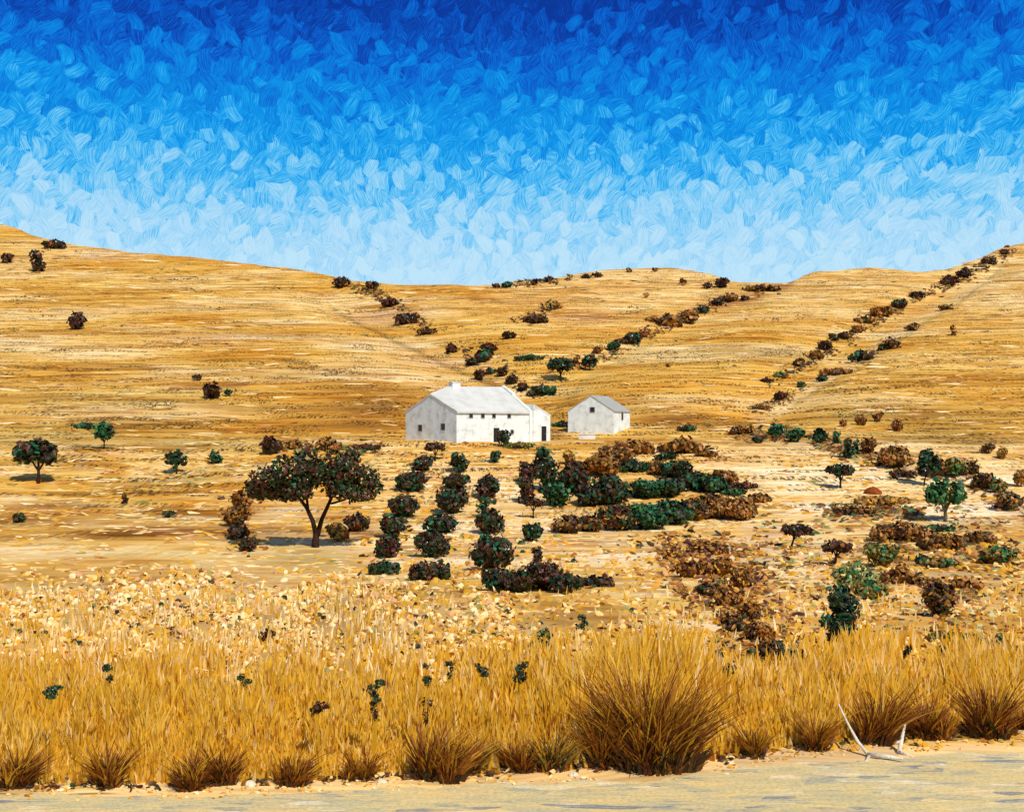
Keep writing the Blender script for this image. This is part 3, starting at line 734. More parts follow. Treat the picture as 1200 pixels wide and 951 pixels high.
seq('bushes beside the right gully', '{0} {1} bush along the track right of the gully, counted downhill', [
    (1108, 363, 17, 9, 'br'), (1118, 393, 7, 12, 'br'), (1070, 387, 17, 10, 'br'), (1042, 409, 26, 15, 'bd'), (1010, 423, 30, 15, 'mx'), (980, 438, 36, 9, 'br'),
    (963, 447, 13, 9, 'dg'), (939, 454, 11, 9, 'dg'), (915, 469, 15, 12, 'rd'), (892, 480, 18, 9, 'br')])
seq('round brown bushes at the foot of the right hill', '{0} round {1} bush from the left at the foot of the right hill', [
    (988, 500, 8, 11, 'br'), (1009, 498, 13, 16, 'br'), (1029, 494, 12, 14, 'br'), (1051, 505, 11, 15, 'br'), (1158, 531, 14, 12, 'br'), (1175, 537, 11, 14, 'tn')])
seq('hedgerow along the right field', '{0} {1} bush from the left in the hedgerow bounding the right field', [
    (868, 509, 22, 11, 'bd'), (888, 519, 12, 9, 'dg'), (910, 513, 17, 16, 'gr'), (932, 518, 17, 16, 'gr'), (961, 519, 15, 17, 'dg'), (980, 522, 8, 16, 'gr'), (994, 538, 9, 22, 'dg'),
    (1003, 534, 8, 17, 'gr'), (1018, 532, 15, 19, 'br'), (1048, 547, 29, 25, 'br'), (1058, 559, 26, 9, 'rd'), (1097, 559, 20, 24, 'bd'), (1118, 558, 22, 22, 'og'), (1137, 557, 17, 18, 'bd'),
    (1152, 573, 22, 20, 'bd'), (1169, 577, 16, 17, 'og'), (1183, 598, 22, 22, 'bd'), (1196, 570, 14, 20, 'tn')])

VG = 'dark bushes in planted rows below the farmhouse'
seq(VG, '{0} {1} bush downhill in the leftmost planted row', [
    (495, 551, 20, 17, 'mx'), (482, 575, 30, 22, 'mx'), (473, 605, 29, 25, 'mx'), (459, 630, 25, 26, 'mx'), (454, 653, 23, 27, 'mx'), (449, 673, 32, 18, 'dg')])
seq(VG, '{0} {1} bush downhill in the second planted row from left', [
    (538, 554, 17, 23, 'dg'), (535, 573, 25, 19, 'mx'), (529, 601, 31, 28, 'mx'), (516, 625, 32, 24, 'mx'), (506, 652, 34, 31, 'mx'), (504, 679, 42, 24, 'mx')])
seq(VG, '{0} {1} bush downhill in the third planted row from left', [
    (571, 583, 23, 27, 'mx'), (568, 605, 13, 20, 'gr'), (574, 624, 28, 28, 'mx'), (569, 641, 15, 17, 'gr'), (578, 668, 40, 38, 'mx'), (586, 692, 34, 26, 'mx')])
seq(VG, '{0} {1} bush from left in the row across the bottom of the planting', [
    (608, 694, 30, 27, 'mx'), (635, 692, 42, 34, 'rd'), (664, 694, 32, 22, 'mx'), (700, 687, 36, 15, 'rd'), (628, 664, 12, 20, 'rd')])
seq(VG, '{0} {1} bush downhill in the short row right of the tiny maroon tree', [
    (635, 559, 17, 30, 'dg'), (641, 576, 18, 32, 'dg'), (652, 593, 25, 28, 'gr')])
S(VG, [(618, 566, 17, 25, 'rd', 'upper maroon bush standing above the tiny maroon tree'),
       (617, 589, 16, 26, 'mx', 'lower dark bush just above the tiny maroon tree'),
       (624, 634, 21, 20, 'dg', 'round dark ball bush alone below the tiny maroon tree'),
       (580, 542, 11, 14, 'dg', 'tiny dark bush alone below the farmhouse door')])
shrub(590, 523, 14, 19, 'dg', 'dark bush growing against the white farmhouse front wall', None)
shrub(607, 524, 26, 7, 'og', 'low green bush along the farmhouse wall right of the dark bush', None)
HG = 'hedge bushes in curved rows right of the planting'
seq(HG, '{0} {1} bush from left in the top curved hedge', [
    (667, 545, 12, 18, 'tn'), (676, 560, 22, 20, 'bd'), (705, 557, 34, 26, 'br'), (722, 542, 34, 20, 'br'), (745, 531, 42, 18, 'br'), (800, 530, 42, 17, 'br'), (780, 538, 22, 9, 'dg'), (828, 534, 20, 8, 'br')])
seq(HG, '{0} {1} bush from left in the second curved hedge', [
    (742, 552, 36, 15, 'dg'), (771, 556, 16, 17, 'br'), (793, 560, 30, 20, 'dg'), (815, 566, 22, 14, 'mx'), (850, 567, 26, 17, 'br'), (872, 572, 22, 9, 'rd')])
seq(HG, '{0} {1} bush from left in the third curved hedge', [
    (672, 578, 34, 30, 'mx'), (692, 592, 30, 24, 'mx'), (715, 590, 36, 34, 'dg'), (757, 583, 28, 20, 'gr'), (783, 581, 32, 19, 'dg'), (810, 574, 30, 18, 'dg'), (835, 577, 28, 20, 'gr'), (860, 580, 22, 9, 'gr'),
    (888, 588, 26, 12, 'br')])
seq(HG, '{0} {1} bush from left in the lowest curved hedge', [
    (664, 624, 30, 20, 'bd'), (691, 622, 30, 18, 'bd'), (726, 620, 42, 28, 'bd'), (760, 619, 42, 29, 'gr'), (790, 613, 38, 27, 'gr'), (815, 608, 34, 24, 'bd'), (838, 606, 34, 27, 'br'), (864, 608, 38, 26, 'br')])
TGp = 'bushes around the spreading tree'
seq(TGp, '{0} {1} bush down the curved clump left of the spreading tree', [
    (284, 598, 20, 24, 'br'), (277, 616, 24, 24, 'br'), (280, 632, 20, 20, 'mx'), (291, 646, 18, 16, 'mx')])
S(TGp, [(418, 622, 24, 21, 'rd', 'dark red bush right of the spreading tree trunk'),
        (396, 634, 22, 22, 'tn', 'yellowish tan bush just right of the spreading tree trunk'),
        (318, 532, 20, 20, 'rd', 'reddish bush behind the left of the spreading tree crown'),
        (346, 526, 16, 12, 'br', 'brown bush behind the middle of the spreading tree crown'),
        (384, 528, 26, 15, 'br', 'wide brown bush behind the right of the spreading tree crown'),
        (428, 526, 30, 6, 'rd', 'low maroon bush between the spreading tree crown and the farmhouse')])

RG = 'scrub on the right slope'
S(RG, [
    (1055, 634, 62, 24, 'br', 'wide brown scrub bush below the bright green tree, left part'),
    (1103, 644, 50, 22, 'br', 'wide brown scrub bush right under the bright green tree'),
    (1100, 622, 34, 8, 'gr', 'low blue green scrub at the foot of the bright green tree'),
    (1032, 664, 32, 28, 'og', 'green and brown bush right of the maroon tree pair'),
    (1079, 662, 13, 14, 'gr', 'small round blue green bush among the brown scrub'),
    (1057, 684, 46, 18, 'br', 'brown scrub bush below the small round blue green bush'),
    (1103, 664, 38, 14, 'og', 'low green and brown scrub right of the small round blue green bush'),
    (1003, 692, 44, 30, 'lt', 'pale green bush on the right slope'),
    (1020, 702, 32, 22, 'og', 'green bush touching the right of the pale green bush'),
    (970, 737, 16, 18, 'gt', 'small bright green bush left of the tall dark green one'),
    (989, 756, 28, 56, 'dg', 'tall narrow dark green bush above the roadside grass'),
    (1019, 758, 14, 10, 'mx', 'small dark bush right of the tall dark green bush'),
    (1100, 722, 30, 42, 'bd', 'tall maroon and brown bush on the right slope'),
    (1132, 690, 30, 16, 'br', 'brown bush upper right of the tall maroon and brown bush'),
    (1092, 686, 18, 10, 'br', 'small brown bush just left of the brown bush on the right slope'),
    (1170, 660, 34, 20, 'og', 'olive bush near the right edge'),
    (1145, 636, 38, 14, 'br', 'low brown bush left of and above the olive bush'),
    (957, 706, 9, 10, 'br', 'tiny brown bush left of the pale green bush'),
    (1062, 772, 8, 14, 'dg', 'tiny dark plant standing in the right roadside grass'),
    (1100, 780, 10, 22, 'dg', 'narrow dark plant standing in the right roadside grass'),
    (1172, 760, 8, 16, 'og', 'narrow olive plant standing in the right roadside grass'),
    (1120, 752, 50, 12, 'og', 'long low olive scrub behind the right roadside grass'),
    (1192, 770, 18, 14, 'rd', 'maroon bush behind the grass at the right edge'),
    (1035, 590, 60, 9, 'tn', 'low tan scrub on the pale soil below the reddish mound'),
    (1000, 602, 40, 10, 'bd', 'low brown scrub below the flat topped tree on pale soil'),
])
seq('thicket running down to the road', '{0} {1} bush down the loose thicket right of centre', [
    (793, 656, 30, 16, 'tb'), (832, 650, 36, 18, 'tb'), (808, 676, 26, 20, 'tb'), (842, 676, 28, 22, 'tb'), (868, 690, 22, 22, 'tb'), (832, 700, 26, 18, 'bd'), (856, 712, 30, 24, 'tb'), (878, 726, 24, 22, 'tb'),
    (862, 742, 28, 22, 'bd'), (890, 752, 30, 22, 'tb'), (904, 772, 28, 22, 'bd'), (924, 784, 26, 24, 'mx'), (882, 776, 12, 15, 'dg'), (855, 792, 15, 13, 'dg'), (843, 772, 10, 11, 'dg')])

# ---------------------------------------------------------------- ground cover nobody could count
def scatter(name, label, cat, n, xr, yr, pal, pxs, asp, tilt, keep=None, lift=.25, up=1.0):
    """leafy dabs lying in the grass"""
    pts, sz = [], []
    while len(pts) < n:
        x = random.uniform(*xr); y = random.uniform(*yr)
        if keep and not keep(x, y): continue
        h = BVH.ray_cast(Vector((0, 0, 0)), Vector(((x - CX) / F, 1, (HZ - y) / F)).normalized())
        if h[0] is None: continue
        pts.append(h[0][:]); sz.append((pxs[0] + (pxs[1] - pxs[0]) * random.random() ** 1.8) * h[0].y / F)
    c = np.array(pts); s = np.array(sz)
    c[:, 2] += s * lift
    nr = np.stack([rng.normal(0, tilt, n), -.55 + rng.normal(0, tilt, n), np.full(n, up)], 1)
    tg = np.stack([np.ones(n), rng.normal(0, tilt * (2.5 if asp < 2 else .6), n), rng.normal(0, tilt * .6, n)], 1)
    V, T = dabs(c, nr, tg, s * asp, s, .35)
    names = [q_[0] for q_ in pal]; w = np.array([q_[1] for q_ in pal], float); w /= w.sum()
    o = tri_obj(name, V, T, [M[q_] for q_ in names], np.repeat(rng.choice(len(names), n, p=w), 6))
    return tag(o, label, cat, kind='stuff')

def line_scrub(name, label, n, lines, wd, pal, pxs):
    """low scrub strung along given lines on the ground"""
    pts, sz = [], []
    L = [(a, b, math.dist(a, b)) for pl in lines for a, b in zip(pl[:-1], pl[1:])]
    while len(pts) < n:
        a, b, _ = random.choices(L, [q_[2] for q_ in L])[0]; t = random.random()
        x = a[0] + (b[0] - a[0]) * t + random.gauss(0, wd * 1.5); y = a[1] + (b[1] - a[1]) * t + random.gauss(0, wd * .6)
        if float(vnoise(np.array(x / 9), np.array(y / 9), 91)) < .42: continue
        h = BVH.ray_cast(Vector((0, 0, 0)), Vector(((x - CX) / F, 1, (HZ - y) / F)).normalized())
        if h[0] is None or h[0].y > 700: continue
        pts.append(h[0][:]); sz.append(random.uniform(*pxs) * h[0].y / F)
    c = np.array(pts); s = np.array(sz); c[:, 2] += s * (.1 + .9 * rng.random(n))
    V, T = dabs(c, np.array([[0, -.5, .6]]) + .8 * unit(n), np.array([[1, 0, 0]]) + .4 * unit(n), s * 1.6, s * .8, .3)
    names = [q_[0] for q_ in pal]; w = np.array([q_[1] for q_ in pal], float); w /= w.sum()
    o = tri_obj(name, V, T, [M[q_] for q_ in names], np.repeat(rng.choice(len(names), n, p=w), 6))
    return tag(o, label, 'scrub', kind='stuff')
line_scrub('gully_scrub', 'ragged low brown and maroon scrub filling the hillside gullies', 2600,
           [[(395, 330), (455, 350), (520, 402), (560, 425)], [(560, 410), (630, 465)], [(900, 338), (850, 352), (790, 376), (740, 402), (680, 432)],
            [(1185, 293), (1120, 330), (1040, 368), (970, 412), (900, 450)], [(1050, 400), (1000, 425)], [(930, 460), (880, 482)], [(580, 336), (640, 330), (700, 325)], [(610, 378), (650, 360)]],
           4.5, [('brown', 4), ('umber', 3), ('maroon', 3), ('black', 1.2), ('tan', 2), ('dgreen', 1), ('olive', 1)], (.7, 2.1))
line_scrub('row_litter', 'ragged low growth joining the dark bushes of the planted rows', 2400,
           [[(497, 540), (482, 572), (450, 668)], [(540, 545), (528, 595), (503, 675)], [(571, 575), (573, 620), (580, 685)], [(585, 688), (715, 684)], [(620, 550), (618, 585)], [(634, 545), (655, 590)],
            [(665, 575), (720, 585), (800, 572), (880, 575)], [(650, 615), (720, 612), (800, 605), (880, 600)], [(700, 550), (760, 525), (830, 528)], [(740, 548), (800, 555), (850, 565)]],
           4, [('umber', 3), ('maroon', 2.4), ('dgreen', 3), ('black', 2.4), ('brown', 2), ('teal', .8)], (1.1, 2.8))
line_scrub('hedge_scrub', 'ragged brown and green scrub along the right field edge and thicket', 2800,
           [[(870, 508), (960, 516), (1040, 545), (1120, 555), (1200, 600)], [(1000, 690), (1030, 660), (1060, 640)],
            [(1040, 630), (1120, 645), (1170, 660)], [(1090, 720), (1150, 690)], [(960, 600), (1080, 600)], [(282, 585), (275, 620), (295, 645)], [(320, 525), (440, 528)]],
           7, [('brown', 4), ('umber', 2), ('tan', 3), ('rust', 1), ('olive', 2), ('dgreen', 1), ('maroon', 1.2), ('teal', .5)], (1.2, 3.2))
def patch(x, y, sx, sy, seed, lo=.4):
    g_ = float(vnoise(np.array(x / sx), np.array(y / sy), seed)) * .65 + float(vnoise(np.array(x / sx * 2.7), np.array(y / sy * 2.7), seed + 1)) * .35
    return max(0, (g_ - lo) / (1 - lo)) * 1.7
scatter('cream_wildflowers', 'dense cream and buff wildflowers covering the near left field', 'flowers', 13000, (-250, 600), (664, 825),
        [('cream1', 4), ('cream2', 5), ('ochre1', 3.6), ('straw2', 1.5), ('pink1', 1.3), ('tan', .9), ('olive', .5), ('dgreen', .3), ('umber', .35), ('black', .4)], (1.1, 3.9), 1.25, .7,
        keep=lambda x, y: random.random() < math.exp(-((y + 44 * (float(vnoise(np.array(x / 37), np.array(y / 60), 17)) - .5) - 728) / 42) ** 2)
        * (1 if x < 380 else .4) * patch(x, y, 45, 18, 3, .2), up=.5, lift=.6)
scatter('buff_field_grass', 'short buff and ochre grass tufts over the near right field', 'grass', 8000, (420, 1450), (628, 815),
        [('cream2', 4), ('ochre1', 5), ('cream1', .8), ('tan', 2), ('pink1', .8), ('olive', .9), ('brown', .7), ('dgreen', .25), ('straw1', 3)], (1.5, 4.6), 1.35, .9,
        keep=lambda x, y: random.random() < patch(x, y, 50, 18, 8, .25))
scatter('ochre_field_grass', 'deep ochre grass tufts between the flowers and the roadside', 'grass', 12000, (-250, 1450), (740, 880),
        [('straw1', 6), ('straw2', 4), ('ochre1', 4), ('cream2', 1.2), ('tan', .8), ('olive', .5), ('dgreen', .2), ('umber', .25)], (1.8, 5.0), 1.0, 1.0,
        keep=lambda x, y: random.random() < patch(x, y, 45, 20, 12, .2))
scatter('trampled_grass', 'flattened cream and orange grass between the planted rows', 'grass', 5200, (-150, 1350), (528, 720),
        [('cream1', 1.6), ('cream2', 4), ('ochre1', 4), ('pink1', 1), ('tan', 1), ('olive', .35), ('straw1', 2)], (1.0, 2.6), 4.2, .22, lift=.1,
        keep=lambda x, y: random.random() < (1.0 if 410 < x < 680 else .7) * patch(x, y, 40, 10, 21, .2))
scatter('hill_tufts', 'low dry grass tufts along the contours of the hills', 'grass', 4200, (-200, 1400), (300, 560),
        [('cream1', 1.2), ('cream2', 3), ('ochre1', 4), ('tan', 1.5), ('olive', .7), ('umber', .9), ('black', .5), ('brown', .9)], (.5, 1.3), 7.5, .15, lift=.1,
        keep=lambda x, y: random.random() < patch(x, y, 90, 14, 33, .3))
line_scrub('thicket_scrub', 'ragged low reddish scrub and dead grass among the loose thicket', 4600,
           [[(790, 640), (840, 670), (880, 715), (925, 785)], [(830, 640), (880, 690)], [(800, 670), (860, 740), (905, 770)]],
           15, [('tan', 4), ('brown', 3), ('rust', 2), ('umber', 1.4), ('maroon', 1.5), ('ochre1', 2), ('dgreen', .6), ('black', .8)], (1.3, 3.8))
scatter('mixed_scrub', 'loose litter of brown and olive scrub on the right slope', 'scrub', 1500, (880, 1300), (590, 740),
        [('brown', 3), ('tan', 3), ('olive', 2), ('rust', .6), ('umber', 1.2), ('teal', .4), ('pale', 1)], (1.6, 3.6), 1.7, .5,
        keep=lambda x, y: random.random() < patch(x, y, 40, 14, 44, .3))

# ---------------------------------------------------------------- tall grass at the roadside
EDGE = pchip(*zip(*[(-1300, 925), (0, 921), (250, 919), (450, 911), (650, 903), (820, 894), (900, 880), (1050, 866), (1200, 858), (2400, 830)]))
def blades(P, H, Wb, dirx, lean, names, weights, seg=4):
    """curved tapering blades rooted at P; dirx (n,2) bend direction"""
    n = len(P)
    ts = np.linspace(0, 1, seg + 1)
    side = np.stack([np.cos(rng.random(n) * 1.2 - .6), np.sin(rng.random(n) * 1.2 - .6), np.zeros(n)], 1)
    rowsV = []
    for t in ts:
        off = lean * t ** 1.7
        c = P + np.stack([dirx[:, 0] * off * H, dirx[:, 1] * off * H, H * t * (1 - .18 * lean * t)], 1)
        wv_ = (Wb * (1 - t) ** .7 * (.55 + .45 * min(1, t * 4 + .4)))[:, None] * side
        rowsV += [c - wv_, c + wv_]
    V = np.stack(rowsV, 1)                     # n, 2(seg+1), 3
    k = V.shape[1]; base = np.arange(n)[:, None] * k
    T = []
    for i in range(seg):
        a = 2 * i
        T += [np.stack([base[:, 0] + a, base[:, 0] + a + 1, base[:, 0] + a + 3], 1), np.stack([base[:, 0] + a, base[:, 0] + a + 3, base[:, 0] + a + 2], 1)]
    T = np.stack(T, 1).reshape(-1, 3)
    w = np.array(weights, float); w /= w.sum()
    return V.reshape(-1, 3), T, np.repeat(rng.choice(len(names), n, p=w), 2 * seg)

def grass_field(name, label, n, yr, hfun, wid, names, weights, keep=None):
    P, H = [], []
    while len(P) < n:
        x = random.uniform(-260, 1460); y = random.uniform(*yr)
        e = float(EDGE(x))
        if y > e - 4 * random.random(): continue
        if keep and not keep(x, y): continue
        g_ = at(x, y); P.append(g_[:]); H.append(hfun(x, y, g_.y))
    P, H = np.array(P), np.array(H)
    a = rng.random(n) * 6.28
    dx = np.stack([np.cos(a) * .8, np.sin(a)], 1)
    V, T, MI = blades(P, H, wid * P[:, 1] / 12 * (.6 + .8 * rng.random(n)), dx, .12 + .4 * rng.random(n) ** 2, names, weights)
    return tag(tri_obj(name, V, T, [M[q_] for q_ in names], MI), label, 'grass', kind='stuff')
hump = pchip(*zip(*[(-300, .75), (0, .8), (100, .8), (260, .7), (420, .55), (560, .65), (660, .95), (740, 1.3), (800, 1.25), (850, .75), (900, .55), (960, .8), (1080, .95), (1200, 1.0), (1500, 1)]))
def tall(x, y, d):
    e = CAMH * F / (float(EDGE(x)) - HZ)
    back_ = min(1, max(0, (d - e) / 2.6))
    cl = float(vnoise(np.array(x / 34), np.array(d / 1.1), 51)); c2 = float(vnoise(np.array(x / 11), np.array(d / .5), 52))
    return float(hump(x)) * (.27 + .43 * back_ ** .8) * (.12 + 1.15 * cl ** 1.4 + .35 * c2) * random.uniform(.45, 1.1)
grass_field('roadside_grass', 'tall ochre grass standing in a band beside the road', 30000, (815, 925), tall, .02,
            ['straw1', 'straw2', 'straw3', 'straw4'], [6, 4, .8, .9], keep=lambda x, y: random.random() < .25 + .9 * patch(x, y * 2, 30, 30, 61, .2))
grass_field('pale_grass', 'short pale grass standing among the cream wildflowers', 3600, (690, 805), lambda x, y, d: random.uniform(.12, .4) * (1 + d / 90), .014,
            ['straw3', 'straw2', 'straw1', 'cream1'], [4, 3, 2, 2], keep=lambda x, y: random.random() < patch(x, y, 30, 14, 81, .3) * (1 if x < 480 else .25))
grass_field('meadow_grass', 'shorter gold grass thinning into the field behind the roadside band', 15000, (725, 835),
            lambda x, y, d: float(hump(x)) * random.uniform(.1, .4 if x < 620 else .5) * (.5 + patch(x, y, 40, 25, 71, .2)), .018,
            ['straw1', 'straw2', 'straw3', 'straw4'], [5, 4, 1.4, .4], keep=lambda x, y: y > (764 if x < 620 else 748) and random.random() < ((y - 740) / 90) ** (1.6 if x < 620 else 1.2) * patch(x, y, 40, 25, 71, .35))

def thistle(px, hy, w, h, pal, label, group):
    """stalked dry plant with a dark leafy head, rooted among the grass"""
    e = float(EDGE(px)); by = hy if hy < 776 else e - 16
    g_ = at(px, by); s_ = g_.y / F; zt = (by - hy) * s_
    root = empty('stalked_plant' if by > hy else 'low_plant', g_); tag(root, label, 'plant', group)
    W_, H_ = w * s_, h * s_
    lob_, st_ = [], []
    for k in range(4):
        dx, dz = random.uniform(-.45, .45) * W_, random.uniform(-.9, .6) * H_
        lob_.append((dx, random.uniform(-.03, .03), max(H_ * .2, zt + H_ * .4 + dz), W_ * random.uniform(.2, .42), W_ * .3, H_ * random.uniform(.2, .4)))
        st_.append([(dx * .1, 0, -.05, .006), (dx * .5, 0, zt * .5, .005), (dx, 0, zt + dz + H_ * .3, .003)])
    foliage_obj('foliage', lob_, max(1.3, math.sqrt(w * h) * .12) * s_, pal, root, dens=.8)
    V, Fc = tube(st_, 4)
    obj('stem', V, Fc, M['straw1'], root)
FG = 'small dark plants in the foreground grass'
for (px_, hy, w_, h_, pal_, lab_) in [
    (612, 788, 18, 16, 'dg', 'largest dark plant in the grass left of the big clump'),
    (565, 791, 12, 12, 'dg', 'dark plant just left of the largest dark grass plant'),
    (528, 787, 11, 12, 'dg', 'dark plant between two others in the centre grass'),
    (500, 794, 10, 14, 'mx', 'dark plant above a maroon twig in the centre grass'),
    (500, 838, 10, 18, 'rd', 'upright maroon plant in the centre grass'),
    (438, 816, 18, 16, 'dg', 'dark plant above the left of the broad centre tussock'),
    (438, 838, 10, 18, 'rd', 'small maroon plant under the left centre dark plant'),
    (375, 830, 16, 15, 'rd', 'round maroon plant in the left foreground grass'),
    (286, 796, 12, 10, 'dg', 'small dark plant above the left foreground grass'),
    (125, 788, 13, 12, 'dg', 'small dark plant in the far left foreground'),
    (60, 812, 20, 8, 'dg', 'low flat dark plant at the far left foreground'),
    (680, 738, 11, 17, 'dg', 'dark plant just above the big tussock on its left'),
    (642, 760, 30, 18, 'og', 'olive bush above the centre foreground grass'),
    (205, 745, 14, 10, 'br', 'small brown plant in the cream flowers'),
    (312, 752, 18, 12, 'bd', 'brown plant at the right of the cream flowers'),
]:
    thistle(px_, hy, w_, h_, pal_, lab_, FG)

def tussock(px, by, w, h, label, mode='mid', n=420, broad=1.0, name='grass_tussock', group='dark based tussocks along the roadside'):
    g_ = at(px, by); s_ = g_.y / F
    n = int(n * .75); root = empty(name, g_); tag(root, label, 'tussock', group)
    W_, H_ = w * s_, h * s_
    sub = np.stack([rng.uniform(-.26, .26, 4), rng.uniform(-.2, .2, 4), rng.uniform(.62, 1.05, 4)], 1); sub[0] = (0, 0, 1.0)
    bias = random.uniform(-.25, .55)
    def fan(k, hh, rr, lean0, lean1, wid, names, weights, nm):
        k = int(k); ci = rng.integers(0, len(sub), k)
        a = rng.random(k) * 6.28; rad = np.sqrt(rng.random(k)) * rr
        P = np.stack([np.cos(a) * rad, np.sin(a) * rad * .7, np.full(k, -.02)], 1) * .72
        P[:, 0] += sub[ci, 0] * W_; P[:, 1] += sub[ci, 1] * W_ * .5; hh = hh * sub[ci, 2]
        l = lean0 + (lean1 - lean0) * rng.random(k)
        ph = a + rng.normal(0, .35, k)
        V, T, MI = blades(P, hh * (.4 + .65 * rng.random(k)), wid * (.6 + .8 * rng.random(k)), np.stack([np.cos(ph) + bias, np.sin(ph)], 1), l, names, weights, 5)
        tri_obj(nm, V, T, [M[q_] for q_ in names], MI, root)
    pal = {'mid': (['straw5', 'maroon', 'rust', 'straw4'], [4, 2.4, 1.6, 2]), 'brown': (['straw5', 'straw4', 'brown', 'rust'], [3, 4, 3, 1.5]),
           'green': (['dgreen', 'olive', 'umber', 'straw4'], [3, 3, 2, 2]), 'black': (['black', 'rust', 'straw5', 'straw4', 'maroon'], [1.6, 2.6, 4, 2.4, 2])}[mode]
    fan(int(n * .45), H_ * .95, W_ * .2 * broad, .2, .85, .012, ['straw4', 'straw1', 'straw2', 'straw5', 'rust'], [4, 3.4, 1, 3, 1.6], 'outer_blades')
    fan(int(n * 1.1), H_ * .68, W_ * .2 * broad, .2, .95, .013, *pal, 'inner_stems')
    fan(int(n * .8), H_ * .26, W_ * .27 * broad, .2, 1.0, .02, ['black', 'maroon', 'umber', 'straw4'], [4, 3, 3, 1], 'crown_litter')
    return root
tussock(757, 897, 170, 160, 'largest tussock, a tall brown fan of grass with black base', 'black', 1600, 1.2)
tussock(715, 896, 70, 120, 'tall narrow reddish tussock at the left flank of the largest one', 'brown', 500)
tussock(655, 902, 60, 62, 'green bladed tussock left of the largest one', 'green', 350)
tussock(600, 902, 62, 52, 'dark maroon tussock left of the green bladed one', 'black', 420)
tussock(508, 912, 84, 84, 'broad centre tussock spreading wide over the road edge', 'mid', 650)
tussock(550, 906, 44, 60, 'slender olive tussock right of the broad centre one', 'green', 260)
tussock(420, 912, 46, 50, 'small brown tussock left of the broad centre one', 'brown', 260)
tussock(335, 918, 64, 52, 'low spreading brown tussock right of a low pale stone', 'mid', 380)
tussock(268, 918, 54, 58, 'dark tussock with a few green stems at road edge', 'black', 360)
tussock(225, 924, 50, 62, 'leaning maroon based tussock closest to the road on the left', 'black', 360)
tussock(120, 921, 54, 72, 'reddish tussock second from the left edge', 'mid', 360)
tussock(25, 921, 56, 66, 'tussock at the far left with dark maroon base', 'black', 380)
tussock(886, 884, 56, 46, 'round compact brown tussock right of the largest one', 'brown', 480)
tussock(952, 878, 56, 66, 'rusty brown tussock left of the bleached forked branch', 'brown', 420)
tussock(1022, 870, 64, 92, 'dark tussock right behind the bleached forked branch', 'mid', 480)
tussock(1085, 864, 70, 76, 'wide dark tussock right of the short bleached stick', 'black', 520)
tussock(1150, 862, 80, 92, 'tall dark tussock second from the right edge', 'black', 560)
tussock(1200, 858, 44, 46, 'dark tussock at the right edge of the road verge', 'black', 300)

# broken lines of dark stubble and pale patches of bleached grass over the hill faces
dash = []
for k in range(230):
    x = random.uniform(-150, 1350); top = float(RID(x)) + 8
    y = top + (545 - top) * random.random() ** .7
    if 465 < x < 750 and 440 < y < 520: continue
    L_ = random.uniform(18, 95) * (.6 if y < 380 else 1); dash.append([(x, y), (x + L_ * .5, y + random.uniform(-2, 2)), (x + L_, y + random.uniform(-2.5, 2.5))])
line_scrub('stubble_lines', 'thin broken lines of dark stubble across the hill faces', 7500, dash, 1.5,
           [('umber', 4), ('black', 3.4), ('brown', 3), ('olive', 2), ('dgreen', 1.2), ('maroon', 1)], (.35, .95))
scatter('bleached_patches', 'long pale patches of bleached grass along the hill contours', 'grass', 900, (-200, 1400), (300, 640),
        [('cream1', 4), ('cream2', 4), ('pink1', 1), ('tan', .8), ('straw4', .8), ('brown', .6)], (.8, 2.2), 11, .06, lift=.05,
        keep=lambda x, y: random.random() < patch(x, y, 90, 14, 133, .3) and not (465 < x < 750 and 440 < y < 522))
ev = [(x, float(EDGE(x)) - 1) for x in range(-260, 1470, 30)]
line_scrub('verge_litter', 'dark leaf litter and broken stems along the road verge', 1500, [ev], 5,
           [('maroon', 3), ('umber', 4), ('black', 2), ('brown', 2), ('straw4', 3), ('cream2', 3), ('dgreen', .6)], (1.0, 4.2))
line_scrub('verge_stubble', 'scattered crumbs of sand and straw on the road shoulder', 700, [[(x, y + 9) for x, y in ev]], 7,
           [('cream2', 4), ('ochre1', 3), ('cream1', 2), ('straw4', .6)], (.8, 2.4))

# ---------------------------------------------------------------- bleached branches, mound and stones
def branch(px, by, paths, label):
    g_ = at(px, by); s_ = g_.y / F
    o_paths = [[((x - px) * s_, d, (by - y) * s_, r) for x, y, d, r in pl] for pl in paths]
    V, Fc = tube(o_paths, 7); o = obj('dead_branch', V, Fc, M['bleached'], smooth=True, loc=g_)
    return tag(o, label, 'branch', 'bleached branches on the verge')
branch(1008, 876, [[(981, 823, -.05, .008), (990, 845, -.12, .012), (998, 862, -.2, .019), (1008, 875, -.3, .025)],
                   [(1006, 874, -.3, .03), (1022, 872, -.4, .026), (1038, 871, -.5, .012)], [(1008, 874, -.3, .02), (998, 876, -.45, .012), (985, 877, -.5, .006)]],
       'bleached forked dead branch leaning up out of the dark tussock')
branch(1047, 873, [[(1057, 844, -.1, .008), (1052, 856, -.14, .018), (1047, 867, -.2, .024), (1042, 873, -.28, .026)], [(1042, 872, -.28, .024), (1055, 873, -.4, .011)],
                   [(1050, 862, -.16, .016), (1042, 864, -.2, .009)]],
       'short bleached stick right of the forked branch')
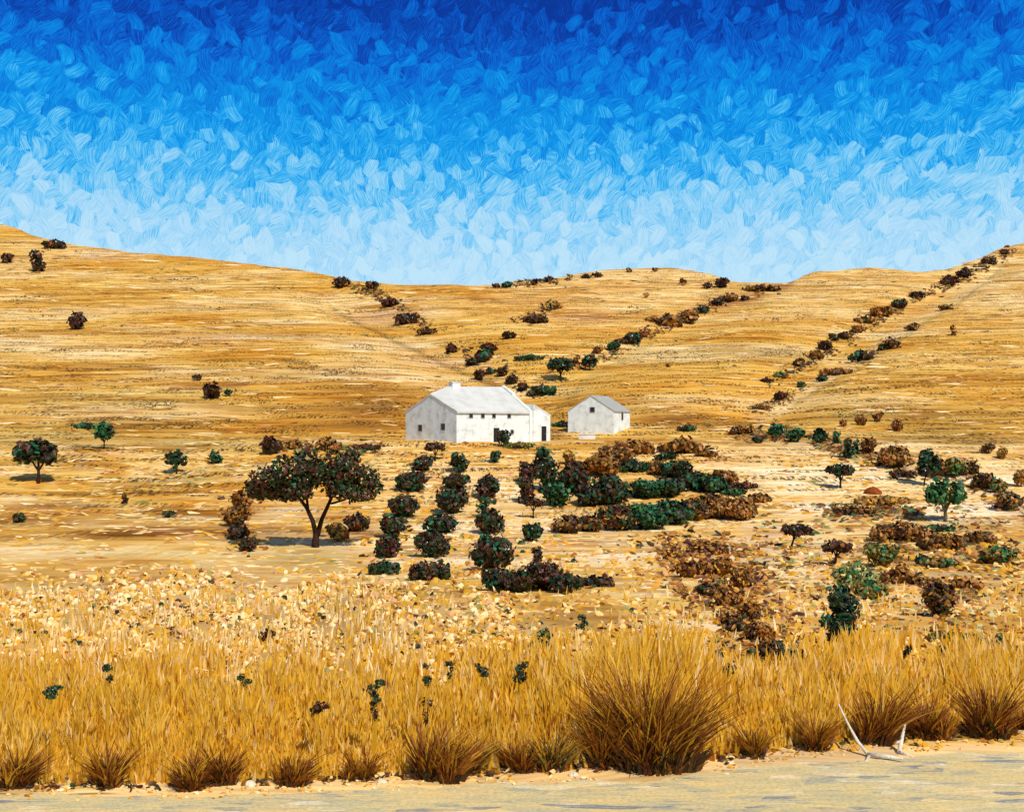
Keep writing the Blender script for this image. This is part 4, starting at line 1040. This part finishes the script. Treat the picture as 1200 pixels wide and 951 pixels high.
def stone(name, px, by, w, h, m, label, cat, group=None):
    g_ = at(px, by); s_ = g_.y / F
    V, Fc = [], []; nu, nv = 12, 7
    sd_ = random.random() * 50
    for j in range(nv + 1):
        th = math.pi * j / nv
        for i in range(nu):
            ph = 2 * math.pi * i / nu
            r_ = 1 + .35 * (float(vnoise(np.array(math.cos(ph) * 1.4 + sd_), np.array(math.sin(ph) * 1.4 + th * 1.3), 3)) - .5)
            V.append((w * s_ / 2 * r_ * math.sin(th) * math.cos(ph), w * s_ * .4 * r_ * math.sin(th) * math.sin(ph), h * s_ * (.1 + .9 * math.cos(th) * r_ * (.75 + .25 * abs(math.cos(th))))))
    for j in range(nv):
        for i in range(nu): Fc.append((j * nu + i, (j + 1) * nu + i, (j + 1) * nu + (i + 1) % nu, j * nu + (i + 1) % nu))
    o = obj(name, V, Fc, m, loc=g_); return tag(o, label, cat, group)
pale_stone = noisy('pale_stone', [lin(214, 190, 150), lin(236, 222, 196)], 5, .9, .1, .5)
red_rock = noisy('red_earth', [lin(112, 52, 22), lin(158, 80, 36)], 3, .95, .05, .6)
stone('mound', 1023, 578, 21, 8, red_rock, 'reddish earth mound on the pale soil right of the flat topped tree', 'mound')
SG = 'pale stones along the road edge'
stone('stone', 293, 920, 15, 6, pale_stone, 'low pale stone between dark tussocks on the left verge', 'stone', SG)
stone('stone', 447, 916, 14, 4, pale_stone, 'pale stone left of the broad centre tussock', 'stone', SG)
stone('stone', 672, 908, 13, 4, pale_stone, 'small pale stone right of the green bladed tussock', 'stone', SG)

# ---------------------------------------------------------------- camera and view
cd = bpy.data.cameras.new('camera'); cam = bpy.data.objects.new('camera', cd); COL.objects.link(cam)
cam.location = (0, 0, 0); cam.rotation_euler = (math.pi / 2, 0, 0)
cd.sensor_width = 36; cd.lens = 36 * F / 1200; cd.shift_y = (HZ - 475.5) / 1200
cd.clip_start = .1; cd.clip_end = 20000
SC.camera = cam
SC.view_settings.view_transform = 'Standard'; SC.view_settings.look = 'None'
SC.view_settings.exposure = 0; SC.view_settings.gamma = 1; SC.view_settings.use_curve_mapping = False
SC.cycles.max_bounces = 5; SC.cycles.diffuse_bounces = 3
